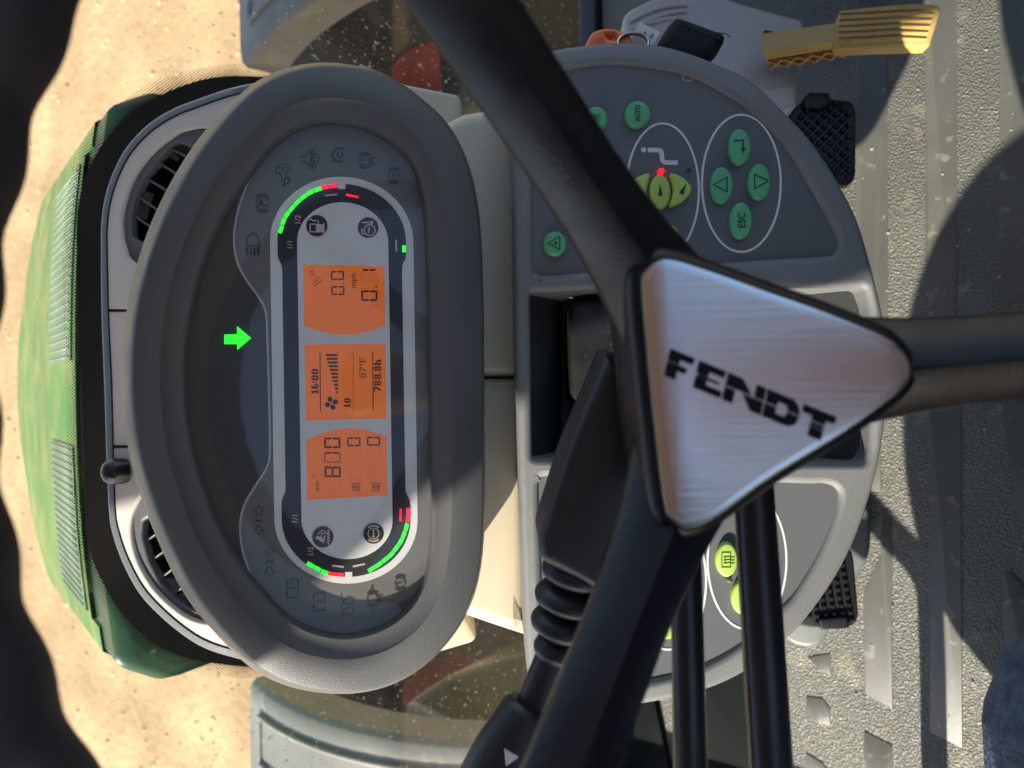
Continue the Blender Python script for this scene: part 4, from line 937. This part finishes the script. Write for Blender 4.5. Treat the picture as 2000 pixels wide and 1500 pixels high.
outl_ = [Vector((-.85, -1.1)), Vector((notch[-1].x, -1.1))]+notch[::-1]+[Vector((notch[0].x, -1.1)), Vector((.85, -1.1)), Vector((.85, 1.1)), Vector((-.85, 1.1))]
plate2('glass_pane', PG, outl_, -.004, 0, M_GLASS, shield, bottom=True)
nB = len(BB)
V = [PG.to(PG.uv(p.x, p.y), .0015) for p in BB]+[PG.to(PG.uv(p.x, p.y), .0015) for p in BN]
from_data('border_band', V, [(i, i+1, nB+i+1, nB+i) for i in range(nB-1)], M_DARK if False else mat('black_frit', (.012, .013, .015), .35), shield)
# dotted print
mf = bpy.data.materials.new('dotted_frit'); mf.use_nodes = True; N = mf.node_tree.nodes; Lk = mf.node_tree.links; N.clear()
out = N.new('ShaderNodeOutputMaterial'); tr = N.new('ShaderNodeBsdfTransparent'); di = N.new('ShaderNodeBsdfDiffuse'); di.inputs[0].default_value = (.012, .013, .015, 1); mx = N.new('ShaderNodeMixShader')
uvn = N.new('ShaderNodeUVMap'); uvn.uv_map = 'lattice'; uvg = N.new('ShaderNodeUVMap'); uvg.uv_map = 'fade'; sepg = N.new('ShaderNodeSeparateXYZ'); Lk.new(uvg.outputs[0], sepg.inputs[0]); sep = N.new('ShaderNodeSeparateXYZ'); Lk.new(uvn.outputs[0], sep.inputs[0])
def mth(op, a, b=None):
    n_ = N.new('ShaderNodeMath'); n_.operation = op
    for k, v in enumerate((a, b)):
        if v is None: continue
        if isinstance(v, (int, float)): n_.inputs[k].default_value = v
        else: Lk.new(v, n_.inputs[k])
    return n_.outputs[0]
def cell(o1, o2):
    a = mth('SUBTRACT', mth('FRACT', mth('ADD', sep.outputs[0], o1)), .5); b = mth('SUBTRACT', mth('FRACT', mth('ADD', sep.outputs[1], o2)), .5)
    return mth('SQRT', mth('ADD', mth('MULTIPLY', a, a), mth('MULTIPLY', b, b)))
dmin = mth('MINIMUM', cell(0., 0.), cell(.5, .5))
rad = mth('ADD', mth('MULTIPLY', sepg.outputs[1], .16), .15)
mask = N.new('ShaderNodeMapRange'); Lk.new(mth('SUBTRACT', rad, dmin), mask.inputs[0]); mask.inputs['From Min'].default_value = -.02; mask.inputs['From Max'].default_value = .02
Lk.new(mask.outputs[0], mx.inputs[0]); Lk.new(tr.outputs[0], mx.inputs[1]); Lk.new(di.outputs[0], mx.inputs[2]); Lk.new(mx.outputs[0], out.inputs[0])
V = [PG.to(PG.uv(p.x, p.y), .0013) for p in DO]+[PG.to(PG.uv(p.x, p.y), .0013) for p in BB]
me = bpy.data.meshes.new('border_dots'); me.from_pydata([tuple(v) for v in V], [], [(i, i+1, nB+i+1, nB+i) for i in range(nB-1)]); uvl = me.uv_layers.new(name='lattice'); uvf = me.uv_layers.new(name='fade')
for lp in me.loops:
    v = V[lp.vertex_index]; uvl.data[lp.index].uv = (v.x/.0031, v.z/.0031); uvf.data[lp.index].uv = (0., 0. if lp.vertex_index < nB else 1.)
me.materials.append(mf); link('border_dots', me, mf, shield)

# ================================================================== OUTSIDE: bonnet, front fenders and wheels, tanks
hood = thing('tractor_bonnet', Vector((0, 1.5, -.3)), 'dusty green tractor bonnet seen through the windshield', 'bonnet')
def hw(y): return .335+.06*(y-.95) if y < 1.5 else .368-1.1*(y-1.5)**2
def hz(x, y): 
    w = hw(y); u = abs(x)/w
    return .515-.32*(y-.95)-.022*u**2.4-.14*max(0, u-.965)**1.1*8*.5
def hoodsec(y, x0, x1, dz=0., n=80, drop=.0):
    return [Vector((x0+(x1-x0)*i/n, y, hz(x0+(x1-x0)*i/n, y)+dz)) for i in range(n+1)]
def hoodpatch(name, y0, y1, f0, f1, dz, m, ny=12):
    rows = []
    for j in range(ny+1):
        y = y0+(y1-y0)*j/ny; w = hw(y); s = hoodsec(y, f0*w, f1*w, dz)
        s = [s[0]+Vector((0, 0, -.03-(.3 if f0 <= -1 else 0)))]+s+[s[-1]+Vector((0, 0, -.03-(.3 if f1 >= 1 else 0)))]; rows.append(s)
    return loft(name, rows, m, hood, closed=False, ang=50)
hoodpatch('body', .96, 1.86, -.86, .86, 0., M_HOOD, 20)
hoodpatch('side_panel', .93, 1.84, -1.03, -.872, -.003, M_HOOD); hoodpatch('side_panel', .93, 1.84, .872, 1.03, -.003, M_HOOD)
hoodpatch('rear_gasket', .86, 1.08, -1.06, 1.06, -.006, M_HOODD, 10)
_t = hoodsec(.86, -1.06*hw(.86), 1.06*hw(.86), -.006); loft('rear_wall', [[p+Vector((0, .012, -.45)) for p in _t], [p+Vector((0, -.012, -.02)) for p in _t], [p+Vector((0, -.006, -.004)) for p in _t], _t], M_HOODD, hood, closed=False, ang=60)
for f0, f1 in ((-.84, -.22), (.10, .84)):  # grey-green ribbed bands across the rear of the bonnet
    gp = hoodpatch('ribbed_band', .985, 1.22, f0, f1, .002, M_HOODG, 6)
    V = []; F = []
    nrib = 22
    for k in range(nrib):
        f = f0+(f1-f0)*(k+.5)/nrib
        for y in (1.0, 1.205):
            w = hw(y); x = f*w; z = hz(x, y)+.002
            V += [Vector((x-.0042, y, z-.002)), Vector((x, y, z+.0016)), Vector((x+.0042, y, z-.002))]
        b0 = k*6; F += [(b0, b0+1, b0+4, b0+3), (b0+1, b0+2, b0+5, b0+4)]
    rb = from_data('band_ribs', V, F, M_HOODG, gp); rb['kind'] = 'stuff'
fe = Vector((0, 1.3, -.8))
def fender(sx, x_in0, x_in1, label):
    t = thing('front_fender', Vector((sx*.95, 1.3, -.3)), label, 'fender', 'grey fenders over the front wheels')
    rings = []; NF = 22
    for k in range(NF+1):
        f = R(70+58*k/NF); xi = x_in0+(x_in1-x_in0)*k/NF; ri = .70
        prof = [(xi, ri-.10), (xi, ri-.012), (xi+.012, ri), (xi+.05, ri+.004), (1.2, ri+.006), (1.28, ri-.01), (1.28, ri-.03), (xi+.03, ri-.03), (xi+.02, ri-.10)]
        rings.append([Vector((sx*a, fe.y+r*math.cos(f), fe.z+r*math.sin(f))) for a, r in prof])
    loft('shell', rings, M_FENDER, t, ang=40)
    for r0, f0, f1, x0, x1 in ((.708, 76, 124, .06, .06), (.708, 76, 76, .06, .5), (.708, 76, 124, .17, .17)):
        pts = [Vector((sx*(x_in0+(x_in1-x_in0)*(f0+(f1-f0)*k/12-70)/58+x0+(x1-x0)*k/12), fe.y+r0*math.cos(R(f0+(f1-f0)*k/12)), fe.z+r0*math.sin(R(f0+(f1-f0)*k/12)))) for k in range(13)]
        tube('stiffening_rib', pts, .006, M_FENDER, t, n=8)
    return t
fender(1, .765, .90, 'grey front fender beyond the windshield on the right side, above the red rim')
fender(-1, .70, .72, 'grey ribbed front fender beyond the windshield on the left side')
axle = thing('front_axle', Vector((0, 1.3, -1.43)), 'front axle outside with two lugged black tyres on red rims', 'axle')
box('axle_beam', (-.88, 1.22, -.92), (.88, 1.38, -.76), M_DARK, axle, .02)
lug_me = None
for sx in (1, -1):
    c0 = Vector((sx*.88, fe.y, fe.z)); c1 = Vector((sx*1.30, fe.y, fe.z))
    ty = lathe('tyre', c0, c1, [(.05, .27), (.0, .33), (.0, .48), (.05, .55), (.15, .59), (.5, .605), (.85, .59), (.95, .55), (1, .48), (1, .40), (.98, .33)], M_TYRE, axle, n=72, cap=False)
    ty['_base'] = (0, 0, 0)
    lathe('rim', c0, c1, [(.040, .275), (.03, .27), (.06, .25), (.12, .22), (.14, .12), (.10, .02)], M_RIM, ty, n=48, cap=False)
    for k in range(22):
        for s in (0, 1):
            a = 2*math.pi*(k+.5*s)/22
            if lug_me is None:
                lo = box('tread_lug', (-.11, -.022, -.02), (.11, .022, .03), M_TYRE, ty, .006); lug_me = lo.data
            else:
                lo = bpy.data.objects.new('tread_lug', lug_me); COL.objects.link(lo); lo.parent = ty
            lo.matrix_basis = Matrix.Translation(Vector((sx*(.99 if s == 0 else 1.19), fe.y+.59*math.cos(a), fe.z+.59*math.sin(a)))) @ Matrix.Rotation(a-math.pi/2, 4, 'X') @ Matrix.Rotation(R(28 if s == 0 else -28), 4, 'Z')
tank = thing('fuel_tank', Vector((-.8, .7, -1.2)), 'dull green tank with a slotted step plate at lower left', 'tank')
PT = Plane(Vector((0, 0, -.40)), Vector((0, 0, 1)))
plate('tank_body', PT, rpoly([(793,1372),(864,1326),(1020,1274),(1180,1230),(1260,1700),(800,1700)], 10), -.6, 0, M_TANK, tank, bevel=.02)
from_data('tank_crease', [PT.pt(864, 1334, .002), PT.pt(870, 1330, .012), PT.pt(955, 1424, .012), PT.pt(948, 1432, .002)], [(0, 1, 2, 3)], M_TANK, tank)
stp = plate('step_plate', PT, rpoly([(793,1374),(808,1379),(926,1440),(960,1600),(805,1600),(796,1480)], 5), .0, .022, M_FENDER, tank, bevel=.006)
for k in range(5):
    x0, y0 = 806+k*21, 1400+k*12
    for s in range(2):
        a = Vector((x0+s*14, y0+s*40)); d = Vector((.36, .93)); n2 = Vector((-.93, .36))
        plate('step_slot', PT, rpoly([a-n2*3, a+n2*3, a+d*34+n2*3, a+d*34-n2*3], 3, 3), .021, .0235, M_BLACK, stp)
lathe('step_bolt', PT.pt(826, 1482, .022), PT.pt(826, 1482, .034), [(0, .014), (.7, .014), (1, .008)], M_METAL, stp, n=20)
bt = box('side_box', (.40, .76, -1.2), (1.25, .92, -.12), M_DULLBLK, None, .03); tag(bt, 'dark equipment box low outside on the right, behind the spoke', 'box')

# ================================================================== DRIVER'S LEGS, SEAT, ADDED SHADOW CASTERS (knee at the frame edge, the rest behind the camera)
def skin(name, vs, es, rad, m, root=0):
    me = bpy.data.meshes.new(name); me.from_pydata(vs, es, []); o = bpy.data.objects.new(name, me); COL.objects.link(o); me.materials.append(m)
    sk = o.modifiers.new('skin', 'SKIN'); o.modifiers.new('sub', 'SUBSURF').levels = 2; o.modifiers['sub'].render_levels = 2
    for i, r in enumerate(rad): me.skin_vertices[0].data[i].radius = (r, r)
    me.skin_vertices[0].data[root].use_root = True
    bpy.context.view_layer.update()
    m2 = bpy.data.meshes.new_from_object(o.evaluated_get(bpy.context.evaluated_depsgraph_get()))
    bpy.data.objects.remove(o); bpy.data.meshes.remove(me)
    return link(name, m2, None, None, True)
vs_ = [(0, -.52, .50), (-.11, -.48, .51), (-.16, -.25, .525), (-.200, -.022, .520), (-.205, -.06, .40), (-.20, -.12, .22), (-.20, -.13, .08), (-.21, -.04, .045),
       (.11, -.48, .51), (.15, -.27, .52), (.17, -.10, .505), (.17, -.13, .38), (.18, -.17, .22), (.18, -.18, .08), (.19, -.09, .045), (0, -.54, .68), (0, -.55, .85)]
es_ = [(0,1),(1,2),(2,3),(3,4),(4,5),(5,6),(6,7),(0,8),(8,9),(9,10),(10,11),(11,12),(12,13),(13,14),(0,15),(15,16)]
rd_ = [.11, .10, .10, .092, .080, .062, .045, .035, .10, .088, .066, .064, .062, .045, .035, .13, .13]
pers = skin('person', vs_, es_, rd_, M_DENIM); body = skin('shirt', [(0,-.54,.66),(0,-.56,.85),(0,-.57,1.02),(0,-.56,1.12),(-.17,-.57,1.04),(-.27,-.50,.82),(-.24,-.30,.66),(.17,-.57,1.04),(.27,-.50,.82),(.24,-.30,.66)], [(0,1),(1,2),(2,3),(2,4),(4,5),(5,6),(2,7),(7,8),(8,9)], [.15,.16,.15,.07,.085,.06,.045,.085,.06,.045], M_SHIRT, 0)
body.parent = pers
head = skin('head', [(0,-.56,1.10),(0,-.545,1.18),(0,-.53,1.26),(0,-.525,1.36)], [(0,1),(1,2),(2,3)], [.055,.058,.085,.085], M_SKIN, 0); head.parent = pers
tag(pers, 'seated person in blue jeans, one knee at the corner beside the floor mat', 'person')
seat = thing('driver_seat', Vector((0, -.5, 0)), 'dark driver seat cushion under the seated person', 'seat')
box('cushion', (-.26, -.78, .30), (.26, -.20, .405), M_DARK, seat, .03); box('seat_base', (-.18, -.7, .0), (.18, -.3, .30), M_DARK, seat, .01); box('backrest', (-.25, -.82, .40), (.25, -.70, 1.0), M_DARK, seat, .04)
arm = plate2('shade_console', Plane(Vector((-.50, 0, 0)), Vector((1, 0, 0)), Vector((0, 1, 0))), spline([(-.6,.02),(-.6,.56),(-.2,.60),(-.02,.585),(.07,.52),(.115,.42),(.11,.32),(.07,.23),(-.02,.16),(-.2,.08)], 5), -.09, 0, M_DARK, None, bevel=.02)
tag(arm, 'unseen dark rounded console left of the seat, added to shade the floor', 'console')  # out of frame; outline shaped to cast the rounded shadow on the floor
hr = tube('shade_rail', [Vector(p) for p in spline([(-.56,.094,0),(-.56,.094,.1),(-.56,.094,.20),(-.56,.10,.25),(-.56,.135,.285),(-.56,.20,.33),(-.56,.34,.36),(-.56,.44,.33),(-.56,.47,.2),(-.56,.47,0)], 5, False)], .013, M_GLOSSBLK, None)
tag(hr, 'unseen black rail on the door side, added to cast a floor shadow', 'rail')  # bent tube out of frame, added to cast the narrow shadow band

# ================================================================== GRIT on the mat and pebbles outside
def scatter(name, n, place, smin, smax, m, parent=None):
    V = []; F = []; base = [(1,0,0),(-1,0,0),(0,1,0),(0,-1,0),(0,0,.8),(0,0,-.5)]; fc = [(0,2,4),(2,1,4),(1,3,4),(3,0,4),(2,0,5),(1,2,5),(3,1,5),(0,3,5)]
    for _ in range(n):
        p = place(); r = smin+(smax-smin)*random.random()**3; b0 = len(V); rot = Matrix.Rotation(random.uniform(0, 6.3), 3, 'Z')
        for q in base: V.append(p+rot @ Vector((q[0]*r*random.uniform(.6, 1.3), q[1]*r*random.uniform(.5, 1.1), q[2]*r*random.uniform(.5, 1.))))
        F += [tuple(b0+i for i in f) for f in fc]
    o = from_data(name, V, F, m, parent); o['kind'] = 'stuff'; return o
gr = scatter('floor_grit', 230, lambda: Vector((random.uniform(-.45, .5), random.uniform(.0, .3), .0015)), .0004, .0026, mat('pale_grit', (.42, .36, .25), .9)); gr['label'] = 'pale crumbs of dry soil scattered on the floor mat'; gr['category'] = 'grit'
def gp_():
    x, y = random.uniform(-4, 4), random.uniform(1.8, 9); return Vector((x, y, gz(x, y)+.002))
pb = scatter('pebbles', 2600, gp_, .004, .03, mat('pale_pebbles', (.50, .38, .25), .9, var=(2, .4))); pb['label'] = 'small stones and clods scattered on the sandy ground'; pb['category'] = 'pebbles'
